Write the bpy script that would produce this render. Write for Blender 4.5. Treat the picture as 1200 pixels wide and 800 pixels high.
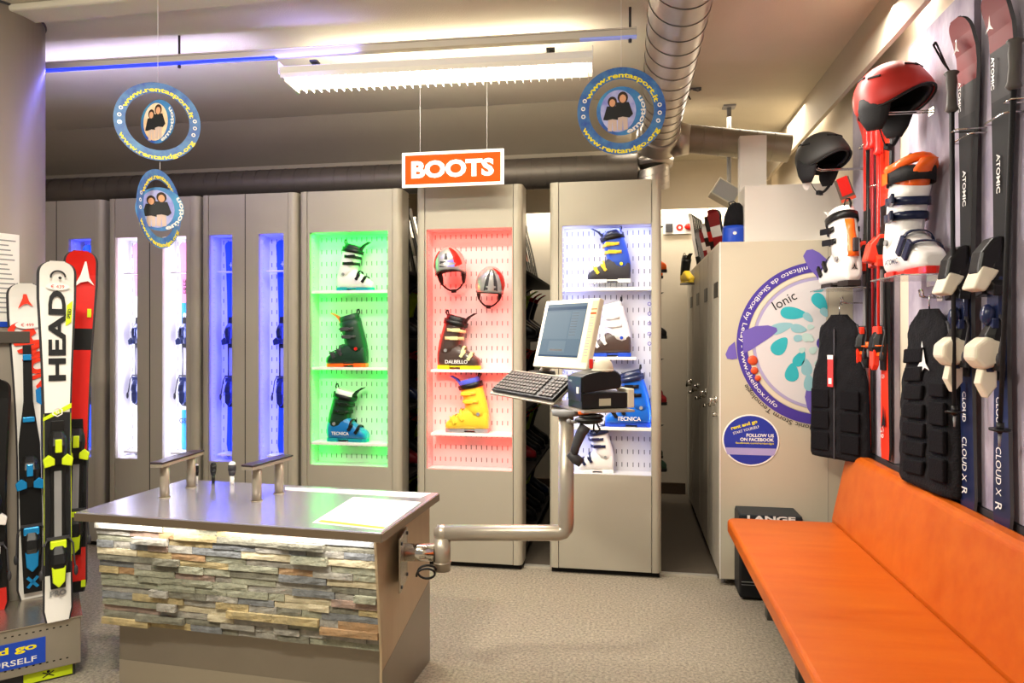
import bpy, bmesh, math, random
from mathutils import Vector, Matrix

for o in list(bpy.data.objects):
    bpy.data.objects.remove(o, do_unlink=True)
C = bpy.context.scene.collection
SC = bpy.context.scene
R = math.radians
PI = math.pi
random.seed(7)

# ------------------------------------------------------------------ camera
YAW = math.atan(135 / 800)
FPX, EYE, HV = 800.0, 1.45, 392.0
cam_d = bpy.data.cameras.new('camera')
cam = bpy.data.objects.new('camera', cam_d)
C.objects.link(cam)
cam_d.sensor_width = 36
cam_d.lens = 36 * FPX / 1200
cam_d.shift_y = -(400 - HV) / 1200
cam_d.clip_start = 0.05
cam.location = (0, 0, EYE)
cam.rotation_euler = (PI / 2, 0, YAW)
SC.camera = cam
SC.view_settings.view_transform = 'Standard'
SC.view_settings.look = 'None'
SC.view_settings.gamma = 1
SC.view_settings.use_curve_mapping = False
SC.view_settings.exposure = 0.14

# ------------------------------------------------------------------ world and lights
W = bpy.data.worlds.new('World')
SC.world = W
W.use_nodes = True
W.node_tree.nodes['Background'].inputs[0].default_value = (1.0, 0.95, 0.86, 1)
W.node_tree.nodes['Background'].inputs[1].default_value = 0.25


def area(name, loc, direction, sx, sy, watts, col=(1, 0.95, 0.80), spread=None):
    d = bpy.data.lights.new(name, 'AREA')
    d.shape = 'RECTANGLE'
    d.size, d.size_y = sx, sy
    d.energy = watts
    d.color = col
    if spread:
        d.spread = spread
    o = bpy.data.objects.new(name, d)
    C.objects.link(o)
    o.location = loc
    o.rotation_euler = Vector(direction).to_track_quat('-Z', 'Y').to_euler()
    return o


area('lamp_and_fill_light', (-1.2, 0.95, 2.85), (0, 0.05, -1), 0.36, 0.16, 70)
area('lamp_and_fill_light', (-2.7, 0.9, 2.85), (0, 0.45, -1), 1.4, 0.3, 26)  # added fill to brighten the left cabinets, not an actual fixture
area('fixture_side_light', (-0.93, 3.43, 2.79), (0, 1, 0.9), 1.4, 0.05, 11)
area('track_blue_light', (-2.7, 3.22, 2.80), (0, 1, 0.7), 1.5, 0.04, 7, (0.6, 0.55, 1.0))
area('track_blue_downlight', (-2.3, 3.12, 2.82), (0, -0.15, -1), 1.7, 0.03, 6, (0.22, 0.2, 1.0))
area('ceiling_fill_uplight', (-1.2, 1.3, 2.55), (0, 0.25, 1), 1.6, 0.4, 30, (1, 0.94, 0.84))  # added upward fill that brightens the near ceiling
area('lamp_and_fill_light', (0.35, 0.3, 2.85), (0.1, 0.45, -1), 1.5, 0.5, 10)  # added soft fill from the front right, no fixture behind it
area('fixture_light', (-0.93, 3.3, 2.715), (0, 0, -1), 1.45, 0.13, 34)
area('fixture_light', (-0.93, 3.3, 2.84), (0, 0, 1), 1.45, 0.16, 1.2)
area('cove_light', (1.185, 3.2, 2.90), (0.55, 0, -1), 0.03, 5.6, 85, (1, 0.92, 0.82))
area('track_blue_light', (-2.1, 3.16, 2.83), (0, 0.6, 1), 1.6, 0.03, 2.2, (0.25, 0.25, 1.0))
area('back_cove_light', (-1.0, 6.26, 2.68), (0, 0.3, -1), 6.5, 0.04, 55, (1, 0.93, 0.80))
area('aisle_fill_light', (0.62, 4.95, 2.9), (0.1, 0, -1), 0.5, 1.4, 26, (1, 0.90, 0.74))  # added warm fill for the right rear, no lamp hangs here

# ------------------------------------------------------------------ picture geometry helpers (measured points -> metres)
CA, SA = math.cos(YAW), math.sin(YAW)


def ray(u, v):
    s, t = (u - 600) / FPX, (HV - v) / FPX
    return Vector((-SA + CA * s, CA + SA * s, t))


def on(u, v, x=None, y=None, z=None):
    d = ray(u, v)
    if x is not None:
        k = x / d.x
    elif y is not None:
        k = y / d.y
    else:
        k = (z - EYE) / d.z
    return Vector((0, 0, EYE)) + d * k


# ------------------------------------------------------------------ materials
def lin(c):
    if isinstance(c, str):
        c = [int(c[i:i + 2], 16) / 255 for i in (0, 2, 4)]
    return tuple((x / 12.92 if x <= 0.04045 else ((x + 0.055) / 1.055) ** 2.4) for x in c) + (1,)


_M = {}


def mat(name, col='808080', rough=0.5, metal=0.0, emit=0, base=None, spec=0.3, noise=0, nscale=20, bump=0, bscale=80, col2=None,
        stretch=(1, 1, 1), coat=0, alpha=1, trans=0):
    if name in _M:
        return _M[name]
    m = bpy.data.materials.new(name)
    m.use_nodes = True
    nt = m.node_tree
    b = nt.nodes['Principled BSDF']
    c = lin(col)
    b.inputs['Base Color'].default_value = c
    b.inputs['Roughness'].default_value = rough
    b.inputs['Metallic'].default_value = metal
    b.inputs['Coat Weight'].default_value = coat
    b.inputs['Alpha'].default_value = alpha
    b.inputs['Transmission Weight'].default_value = trans
    b.inputs['Specular IOR Level'].default_value = 0.5 if metal or trans else spec
    if base:
        b.inputs['Base Color'].default_value = lin(base)
    if emit:
        b.inputs['Emission Color'].default_value = c
        b.inputs['Emission Strength'].default_value = emit
    if noise or bump:
        tc = nt.nodes.new('ShaderNodeTexCoord')
        mp = nt.nodes.new('ShaderNodeMapping')
        mp.inputs['Scale'].default_value = stretch
        nt.links.new(tc.outputs['Object'], mp.inputs[0])
    if noise:
        n = nt.nodes.new('ShaderNodeTexNoise')
        n.inputs['Scale'].default_value = nscale
        n.inputs['Detail'].default_value = 6
        n.inputs['Roughness'].default_value = 0.6
        nt.links.new(mp.outputs[0], n.inputs[0])
        r = nt.nodes.new('ShaderNodeValToRGB')
        r.color_ramp.elements[0].position = 0.5 - 0.22
        r.color_ramp.elements[1].position = 0.5 + 0.22
        c2 = lin(col2) if col2 else tuple(x * (1 - noise) for x in c[:3]) + (1,)
        r.color_ramp.elements[0].color = c2
        r.color_ramp.elements[1].color = c
        nt.links.new(n.outputs['Fac'], r.inputs[0])
        nt.links.new(r.outputs[0], b.inputs['Base Color'])
    if bump:
        n2 = nt.nodes.new('ShaderNodeTexNoise')
        n2.inputs['Scale'].default_value = bscale
        n2.inputs['Detail'].default_value = 4
        nt.links.new(mp.outputs[0], n2.inputs[0])
        bp = nt.nodes.new('ShaderNodeBump')
        bp.inputs['Strength'].default_value = bump
        bp.inputs['Distance'].default_value = 0.01
        nt.links.new(n2.outputs['Fac'], bp.inputs['Height'])
        nt.links.new(bp.outputs[0], b.inputs['Normal'])
    _M[name] = m
    return m


M_CEIL = mat('ceiling_plaster', 'cbc2ae', 0.9, noise=0.07, nscale=2.5, bump=0.25, bscale=150)
M_WALL = mat('wall_paint', 'd2c6b2', 0.85, noise=0.05, nscale=3, bump=0.1, bscale=120)
M_WHITE = mat('white_paint', 'e6e0d6', 0.5)
M_PELMET = mat('pelmet_paint', 'b5a893', 0.8, bump=0.1, bscale=120)
M_PANEL = mat('lavender_print_panel', 'b9b1bd', 0.75, noise=0.2, nscale=7, bump=0.2, bscale=60, col2='857c8e', stretch=(1, 1, 0.5))
M_CARPET = mat('speckled_carpet', 'b5a993', 1.0, noise=0.4, nscale=75, bump=0.9, bscale=200, col2='72685a')
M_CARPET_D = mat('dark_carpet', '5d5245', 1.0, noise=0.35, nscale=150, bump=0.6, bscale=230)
M_CAB = mat('greige_metal_paint', 'a49c8b', 0.42, noise=0.03, nscale=2)
M_CAB_COL = mat('greige_column_paint', 'a69e8c', 0.33)
M_GAP = mat('shadow_black', '14110f', 0.8)
M_BACKB = mat('white_backboard', 'ccc9c8', 0.5)
M_RACK = mat('dark_rack_metal', '2b2622', 0.6)
M_LOCK = mat('locker_cream', 'c0b6a0', 0.45, noise=0.03, nscale=3)
M_LOCKD = mat('locker_door_grey', 'a89f8f', 0.4)
M_GALV = mat('galvanised_duct', 'bdb4a8', 0.36, 0.75, noise=0.14, nscale=8, stretch=(1, 1, 4))
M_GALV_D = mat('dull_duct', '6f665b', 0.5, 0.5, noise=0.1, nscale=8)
M_STEEL = mat('brushed_steel', 'b3a99c', 0.26, 0.85, noise=0.1, nscale=30, stretch=(1, 14, 14))
M_TOP = mat('brushed_counter_top', 'c6c3cf', 0.2, 0.7, noise=0.12, nscale=40, stretch=(1, 14, 1))
M_SIDE = mat('brushed_bronze_panel', 'b9a283', 0.38, 0.3, noise=0.12, nscale=14, stretch=(1, 1, 0.15))
M_EDGE = mat('bronze_edge', '83725f', 0.35, 0.6)
M_PLINTH = mat('plinth_metal', '93897c', 0.32, 0.6, noise=0.08, nscale=6)
M_CHROME = mat('chrome', 'd8d4cc', 0.14, 1.0)
M_PIPE = mat('satin_painted_pipe', 'b0a596', 0.3, 0.5, noise=0.06, nscale=20)
M_BLACK = mat('black_plastic', '151414', 0.38)
M_BLACKM = mat('black_matte', '1b1a1b', 0.75, bump=0.15, bscale=200)
M_DGREY = mat('dark_grey_plastic', '39373a', 0.5)
M_GREY = mat('grey_plastic', '8c8a8a', 0.45)
M_WPL = mat('white_plastic', 'ece8e2', 0.3, coat=0.4)
M_CREAMP = mat('cream_plastic', 'ddd4bd', 0.4)
M_RED = mat('red_gloss', 'd3231b', 0.3, coat=0.4)
M_REDH = mat('red_matte_helmet', 'b8332c', 0.42)
M_ORANGE = mat('orange_gloss', 'f2661a', 0.32, coat=0.3)
M_OR_SKI = mat('vermilion_topsheet', 'e8381e', 0.3, coat=0.3)
M_BLUE = mat('blue_gloss', '1b74b8', 0.3, coat=0.4)
M_CYAN = mat('cyan_blue_metal', '1e8fd0', 0.25, 0.3)
M_NAVY = mat('navy_topsheet', '1c2547', 0.28, coat=0.3)
M_ROYAL = mat('royal_blue', '1f46b4', 0.4)
M_PURPLE = mat('violet_print', '4a3a94', 0.45)
M_PURPLE2 = mat('light_violet_print', '6d5cae', 0.45)
M_YEL = mat('yellow_print', 'f2df1c', 0.4)
M_YELB = mat('yellow_shell', 'f3cf3a', 0.32, coat=0.4)
M_LIME = mat('lime_plastic', 'cbe021', 0.35)
M_GREEN = mat('green_plastic', '1d9a3f', 0.4)
M_DGREEN = mat('dark_green_plastic', '1f3a2b', 0.4)
M_TEAL = mat('teal_plastic', '128e98', 0.4)
M_BROWN = mat('brown_shell', '4a3a34', 0.35, coat=0.3)
M_DRED = mat('dark_red_plastic', '8c1c22', 0.4)
M_PINK = mat('pink_topsheet', 'ea6c9a', 0.35)
M_SIGNR = mat('sign_orange_red', 'f5430a', 0.7, spec=0.08)
M_SIGNW = mat('sign_white', 'f4f1ea', 0.5)
M_PAPER = mat('paper', 'e9e4dc', 0.8)
M_TANP = mat('printed_skin_tone', 'd9a07a', 0.6)
M_HAIRP = mat('printed_dark_brown', '33211a', 0.6)
M_INK = mat('black_print', '1a1a1c', 0.5)
M_LETHER = mat('orange_leatherette', 'c8641b', 0.34, noise=0.12, nscale=3.5, bump=0.12, bscale=300, col2='b9500f', stretch=(0.5, 3, 3))
M_TUBE = mat('fluorescent_tube', 'fff6e8', 0.4, emit=9)
M_SCREEN = mat('lit_screen_blue', '86a8bf', 0.5, emit=0.42, base='0c1014', spec=0.1)
M_SCREEN2 = mat('lit_screen_dark', '1f5f8c', 0.5, emit=0.45, base='0c1014', spec=0.1)
M_SCREEN3 = mat('lit_screen_pale', '9dbbcd', 0.5, emit=0.42, base='0c1014', spec=0.1)
M_SILVER = mat('silver_helmet', 'bdb9b6', 0.25, 0.5)
M_LEDBLUE = mat('led_strip_blue', '2a3cff', 0.4, emit=1.3)
M_LEDW = mat('led_strip_white', 'fff4e0', 0.4, emit=3)
M_TRAYM = mat('tray_metal', 'a69c8c', 0.35, 0.5)
M_CLEAR = mat('clear_acrylic', 'ffffff', 0.08, trans=0.9)
M_FABRIC = mat('black_quilted_fabric', '0e0d11', 0.9, bump=0.5, bscale=120)
M_STRIPW = mat('lit_wall_strip', 'e8e2d4', 0.6)
M_FILM = mat('pale_film', 'e9e6e0', 0.25)

STONE = [mat('slate_%s' % n, a, 0.75, noise=0.3, nscale=26, bump=0.35, bscale=90, col2=b) for n, a, b in (
    ('grey', 'aaa497', '7d7a74'), ('greygreen', 'a09e88', '777868'), ('cream', 'cbbfa2', 'a99d80'),
    ('rust', 'a9835c', '8a7358'), ('bluegrey', '868889', '636465'), ('sand', 'b8a274', '8e8262'), ('darkolive', '838070', '625f54'),
    ('rose', 'a48877', '7d6f68'))]


# ------------------------------------------------------------------ mesh builder
def frame(o, x, y, z=None):
    x, y = Vector(x).normalized(), Vector(y).normalized()
    z = Vector(z).normalized() if z is not None else x.cross(y)
    m = Matrix.Identity(4)
    for i in range(3):
        m[i][0], m[i][1], m[i][2], m[i][3] = x[i], y[i], z[i], o[i]
    return m


FRONT = lambda o: frame(o, (1, 0, 0), (0, 0, 1))          # a print plane whose face looks to -y
_T = {}


def text_geo(s, bold=0.0):
    k = (s, bold)
    if k in _T:
        return _T[k]
    cu = bpy.data.curves.new('t', 'FONT')
    cu.body = s
    cu.size = 1
    cu.offset = bold
    cu.resolution_u = 3
    o = bpy.data.objects.new('t', cu)
    C.objects.link(o)
    dg = bpy.context.evaluated_depsgraph_get()
    me = bpy.data.meshes.new_from_object(o.evaluated_get(dg))
    vs = [v.co.copy() for v in me.vertices]
    fs = [list(p.vertices) for p in me.polygons]
    bpy.data.objects.remove(o)
    bpy.data.curves.remove(cu)
    bpy.data.meshes.remove(me)
    x0, x1 = min(v.x for v in vs), max(v.x for v in vs)
    y0, y1 = min(v.y for v in vs), max(v.y for v in vs)
    vs = [Vector((v.x - x0, v.y - y0, 0)) for v in vs]
    _T[k] = (vs, fs, x1 - x0, y1 - y0)
    return _T[k]


class MB:
    def __init__(s):
        s.v, s.f, s.m, s.s = [], [], [], []

    def add(s, vs, fs, mi=0, M=None, smooth=False):
        b = len(s.v)
        s.v += [tuple(M @ Vector(v)) if M is not None else tuple(v) for v in vs]
        for f in fs:
            s.f.append([b + i for i in f])
            s.m.append(mi)
            s.s.append(smooth)
        return s

    def box(s, c, d, mi=0, M=None):
        x, y, z = c
        a, b, h = d[0] / 2, d[1] / 2, d[2] / 2
        vs = [(x + i * a, y + j * b, z + k * h) for i in (-1, 1) for j in (-1, 1) for k in (-1, 1)]
        return s.add(vs, [(0, 1, 3, 2), (4, 6, 7, 5), (0, 4, 5, 1), (2, 3, 7, 6), (0, 2, 6, 4), (1, 5, 7, 3)], mi, M)

    def b2(s, x0, x1, y0, y1, z0, z1, mi=0, M=None):
        return s.box(((x0 + x1) / 2, (y0 + y1) / 2, (z0 + z1) / 2), (abs(x1 - x0), abs(y1 - y0), abs(z1 - z0)), mi, M)

    def prism(s, pts, z0, z1, mi=0, M=None, smooth=False):
        n = len(pts)
        vs = [(p[0], p[1], z0) for p in pts] + [(p[0], p[1], z1) for p in pts]
        b = len(s.v)
        s.add(vs, [list(range(n))[::-1], list(range(n, 2 * n))], mi, M)
        s.add([], [], mi)
        for i in range(n):
            j = (i + 1) % n
            s.f.append([b + i, b + j, b + n + j, b + n + i])
            s.m.append(mi)
            s.s.append(smooth)
        return s

    def loft(s, rings, mi=0, caps=(1, 1), smooth=True, M=None, closed=True):
        n = len(rings[0])
        vs = [p for r in rings for p in r]
        fs = []
        for i in range(len(rings) - 1):
            for j in range(n if closed else n - 1):
                k = (j + 1) % n
                fs.append((i * n + j, i * n + k, (i + 1) * n + k, (i + 1) * n + j))
        b = len(s.v)
        s.add(vs, fs, mi, M, smooth)
        if caps[0]:
            s.f.append([b + j for j in range(n)][::-1]); s.m.append(mi); s.s.append(False)
        if caps[1]:
            s.f.append([b + (len(rings) - 1) * n + j for j in range(n)]); s.m.append(mi); s.s.append(False)
        return s

    def cyl(s, p0, p1, r0, r1=None, n=16, mi=0, caps=(1, 1), M=None):
        p0, p1 = Vector(p0), Vector(p1)
        r1 = r0 if r1 is None else r1
        d = (p1 - p0).normalized()
        a = d.orthogonal().normalized()
        b = d.cross(a)
        rg = [[p + (a * math.cos(2 * PI * i / n) + b * math.sin(2 * PI * i / n)) * r for i in range(n)] for p, r in ((p0, r0), (p1, r1))]
        return s.loft(rg, mi, caps, True, M)

    def tube(s, pts, r, n=8, mi=0, M=None, closed=False, flat=1.0):
        pts = [Vector(p) for p in pts]
        rings = []
        a = None
        N = len(pts)
        for i, p in enumerate(pts):
            if closed:
                d = (pts[(i + 1) % N] - pts[i - 1]).normalized()
            else:
                d = (pts[min(i + 1, N - 1)] - pts[max(i - 1, 0)]).normalized()
            a = d.orthogonal() if a is None else a - d * a.dot(d)
            a.normalize()
            b = d.cross(a)
            rr = r[i] if isinstance(r, (list, tuple)) else r
            rings.append([p + a * math.cos(2 * PI * k / n) * rr + b * math.sin(2 * PI * k / n) * rr * flat for k in range(n)])
        if closed:
            rings.append(rings[0])
        return s.loft(rings, mi, (0, 0) if closed else (1, 1), True, M)

    def ell(s, c, r, nu=20, nv=12, mi=0, M=None, v0=-90, v1=90, mfun=None):
        rings = []
        for j in range(nv + 1):
            e = R(v0 + (v1 - v0) * j / nv)
            rings.append([Vector((c[0] + r[0] * math.cos(e) * math.cos(2 * PI * i / nu), c[1] + r[1] * math.cos(e) * math.sin(2 * PI * i / nu), c[2] + r[2] * math.sin(e))) for i in range(nu)])
        return s.loft(rings, mi, (0, 0), True, M)

    def text(s, t, M, w=None, h=None, mi=0, bold=0.0, th=0.0, bend=None, anchor='c'):
        vs, fs, tw, thh = text_geo(t, bold)
        sx = (w / tw) if w else (h / thh)
        sy = (h / thh) if h else sx
        W_, H_ = tw * sx, thh * sy
        out = []
        for v in vs:
            x, y = v.x * sx - (W_ / 2 if anchor == 'c' else 0), v.y * sy - (H_ / 2 if anchor == 'c' else 0)
            if bend:
                Rr, th0, sgn = bend           # sgn -1: clockwise with tops outward, +1: anticlockwise with tops inward
                if sgn < 0:
                    a, rr = th0 - x / Rr, Rr + y
                else:
                    a, rr = th0 + x / Rr, Rr - y
                x, y = rr * math.cos(a), rr * math.sin(a)
            out.append((x, y, th))
        return s.add(out, fs, mi, M)

    def disc(s, c, rx, ry=None, n=28, mi=0, M=None, th=0.0, ang=0):
        ry = rx if ry is None else ry
        ca, sa = math.cos(ang), math.sin(ang)
        vs = []
        for i in range(n):
            x, y = rx * math.cos(2 * PI * i / n), ry * math.sin(2 * PI * i / n)
            vs.append((c[0] + x * ca - y * sa, c[1] + x * sa + y * ca, th))
        return s.add(vs, [list(range(n))], mi, M)

    def poly(s, pts, mi=0, M=None, th=0.0):
        return s.add([(p[0], p[1], th) for p in pts], [list(range(len(pts)))], mi, M)

    def arcband(s, c, r0, r1, a0, a1, n=40, mi=0, M=None, th=0.0, thick=0):
        vs, fs = [], []
        for i in range(n + 1):
            a = a0 + (a1 - a0) * i / n
            for r in (r0, r1):
                vs.append((c[0] + r * math.cos(a), c[1] + r * math.sin(a), th))
        for i in range(n):
            fs.append((2 * i, 2 * i + 1, 2 * i + 3, 2 * i + 2))
        if thick:
            k = len(vs)
            vs += [(v[0], v[1], th - thick) for v in vs]
            for i in range(n):
                fs.append((k + 2 * i, k + 2 * i + 2, k + 2 * i + 3, k + 2 * i + 1))
                fs.append((2 * i, 2 * i + 2, k + 2 * i + 2, k + 2 * i))
                fs.append((2 * i + 1, k + 2 * i + 1, k + 2 * i + 3, 2 * i + 3))
        return s.add(vs, fs, mi, M)

    def build(s, name, mats, parent=None, bevel=0, sub=0, seg=2, solid=0):
        me = bpy.data.meshes.new(name)
        me.from_pydata(s.v, [], s.f)
        for m in (mats if isinstance(mats, (list, tuple)) else [mats]):
            me.materials.append(m)
        for p, mi, sm in zip(me.polygons, s.m, s.s):
            p.material_index = mi
            p.use_smooth = sm
        me.update()
        bm = bmesh.new()
        bm.from_mesh(me)
        bmesh.ops.recalc_face_normals(bm, faces=[f for f in bm.faces if True]) if not getattr(s, 'keepn', False) else None
        bm.to_mesh(me)
        bm.free()
        o = bpy.data.objects.new(name, me)
        C.objects.link(o)
        if parent is not None:
            o.parent = parent
        if solid:
            md = o.modifiers.new('solid', 'SOLIDIFY'); md.thickness = solid; md.offset = 1
        if bevel:
            md = o.modifiers.new('bevel', 'BEVEL'); md.width = bevel; md.segments = seg; md.limit_method = 'ANGLE'; md.angle_limit = R(40)
        if sub:
            md = o.modifiers.new('sub', 'SUBSURF'); md.levels = sub; md.render_levels = sub
        return o


def tag(o, label, cat, group=None, kind=None):
    if label:
        o['label'] = label
    if cat:
        o['category'] = cat
    if group:
        o['group'] = group
    if kind:
        o['kind'] = kind
    return o


def thing(name, label, cat, loc=(0, 0, 0), rot=0, group=None):
    o = bpy.data.objects.new(name, None)
    C.objects.link(o)
    o.location = loc
    o.rotation_euler = rot if isinstance(rot, (tuple, list)) else (0, 0, rot)
    o.empty_display_size = 0.1
    return tag(o, label, cat, group)


def struct(o):
    o['kind'] = 'structure'
    return o


def stuff(o):
    o['kind'] = 'stuff'
    return o


def kids(o):
    return [c for c in bpy.data.objects if c.parent is o]


def copy_tree(o, parent=None):
    c = o.copy()
    C.objects.link(c)
    c.parent = parent
    for ch in kids(o):
        copy_tree(ch, c)
    return c


#@@STRUCTURE
ORD = ['first', 'second', 'third', 'fourth', 'fifth', 'sixth', 'seventh', 'eighth', 'ninth']
CEIL = 2.98
XW = 1.27          # right wall
CABY = 4.14        # plane of the cabinet fronts
struct(MB().b2(-5.0, 2.0, -1.0, 4.22, -0.06, 0).build('floor', M_CARPET))
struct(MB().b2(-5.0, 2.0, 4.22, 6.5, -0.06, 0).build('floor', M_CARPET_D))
struct(MB().b2(-5.0, 2.0, -1.0, 6.5, CEIL, CEIL + 0.1).build('ceiling', M_CEIL))
# crease in the ceiling and lowered sloping part behind the cabinets
b = MB()
b.prism([(4.47, CEIL - 0.001), (4.95, 2.77), (4.95, 2.56), (5.05, 2.56), (5.05, CEIL - 0.001)], -5.0, 0.03, M=frame((0, 0, 0), (0, 1, 0), (0, 0, 1)))
struct(b.build('trim_2', mat('soffit_plaster', 'a89c86', 0.9, noise=0.06, nscale=2, bump=0.2, bscale=120)))
# shallow raised joint running across the ceiling
b = MB(); b.b2(-5.0, 0.1, 2.72, 2.86, CEIL - 0.035, CEIL - 0.0005)
struct(b.build('trim_3', M_CEIL, bevel=0.012))
wr = struct(MB().b2(XW, XW + 0.1, -1.0, 6.5, 0, CEIL).build('wall_right', M_WALL))
struct(MB().b2(-5.0, XW, 6.4, 6.5, 0, CEIL).build('wall_back', M_WALL))
struct(MB().b2(-5.1, -5.0, 1.5, 6.5, 0, CEIL).build('wall_left', M_WALL))
struct(MB().b2(1.14, 1.165, -1.0, 6.2, 2.745, CEIL).build('trim_1', M_PELMET))
struct(MB().b2(-5.0, 1.16, 6.18, 6.2, 2.56, CEIL).build('trim_4', M_WALL))
struct(MB().b2(-5.0, 0.52, 6.37, 6.4, 0, 0.1).build('baseboard_back', mat('dark_baseboard', '4a3a2c', 0.5)))
b = MB(); b.b2(-0.635, 0.53, 4.205, 4.225, 0, 0.012); b.b2(-0.635, 0.53, 4.235, 4.25, 0, 0.01)
struct(b.build('trim_5', mat('aluminium_rail', 'd7d0c2', 0.3, 0.6)))
for (y0, y1) in ((3.48, 4.085), (2.73, 3.32), (1.2, 2.68)):
    MB().b2(1.245, XW - 0.0005, y0, y1, 0.84, 2.74).build('wall_panel', M_PANEL, wr, bevel=0.002)
b = MB(); b.b2(1.238, XW - 0.0005, 1.2, 4.085, 0.815, 0.838)
b.build('panel_rail', M_DGREY, wr)

# round column
cx, cy, cr = -3.03, 2.81, 0.233
col = thing('column', 'round grey-beige painted column at the left edge, from floor to ceiling', 'column', (cx, cy, 0))
b = MB(); b.cyl((0, 0, 0), (0, 0, CEIL - 0.001), cr, n=48)
b.build('shaft', mat('column_paint', '93867a', 0.42, noise=0.04, nscale=1.2, bump=0.05, bscale=200), col)
b = MB(); b.tube([((cr + 0.001) * math.cos(2 * PI * i / 48), (cr + 0.001) * math.sin(2 * PI * i / 48), CEIL - 0.006) for i in range(48)], 0.006, 6, closed=True)
b.build('ceiling_joint', M_DGREY, col)
# notice sheet curved round the column
pg = thing('notice_sheet', 'white paper notice with lines of text taped round the grey column', 'notice', (cx, cy, 0))
b = MB(); b2_ = MB(); b3_ = MB()
a0, a1 = R(-78), R(-12)
for z0, z1, bb, rr, aa0, aa1 in ([(1.49, 1.915, b, cr + 0.003, a0, a1), (1.485, 1.51, b2_, cr + 0.0045, a0, R(-24))] +
                                 [(1.88 - 0.022 * i, 1.886 - 0.022 * i, b3_, cr + 0.0042, a0, R(-16 - (i * 7) % 9)) for i in range(16)]):
    n = 10
    vs = [(rr * math.cos(aa0 + (aa1 - aa0) * i / n), rr * math.sin(aa0 + (aa1 - aa0) * i / n), z) for i in range(n + 1) for z in (z0, z1)]
    bb.add(vs, [(2 * i, 2 * i + 2, 2 * i + 3, 2 * i + 1) for i in range(n)], smooth=True)
b.build('sheet', M_PAPER, pg)
b2_.build('blue_band', M_ROYAL, pg)
stuff(b3_.build('text_lines', M_GREY, pg))
#@@CABINETS
ZB, ZT = 0.035, 2.375
OZ0, OZ1 = 0.608, 2.11
DEP = 0.14
LEDC = {'green': (0.0, 1.0, 0.06), 'red': (1.0, 0.02, 0.012), 'blue': (0.36, 0.42, 1.0), 'deep': (0.05, 0.07, 1.0), 'white': (0.68, 0.68, 1.0)}


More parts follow.
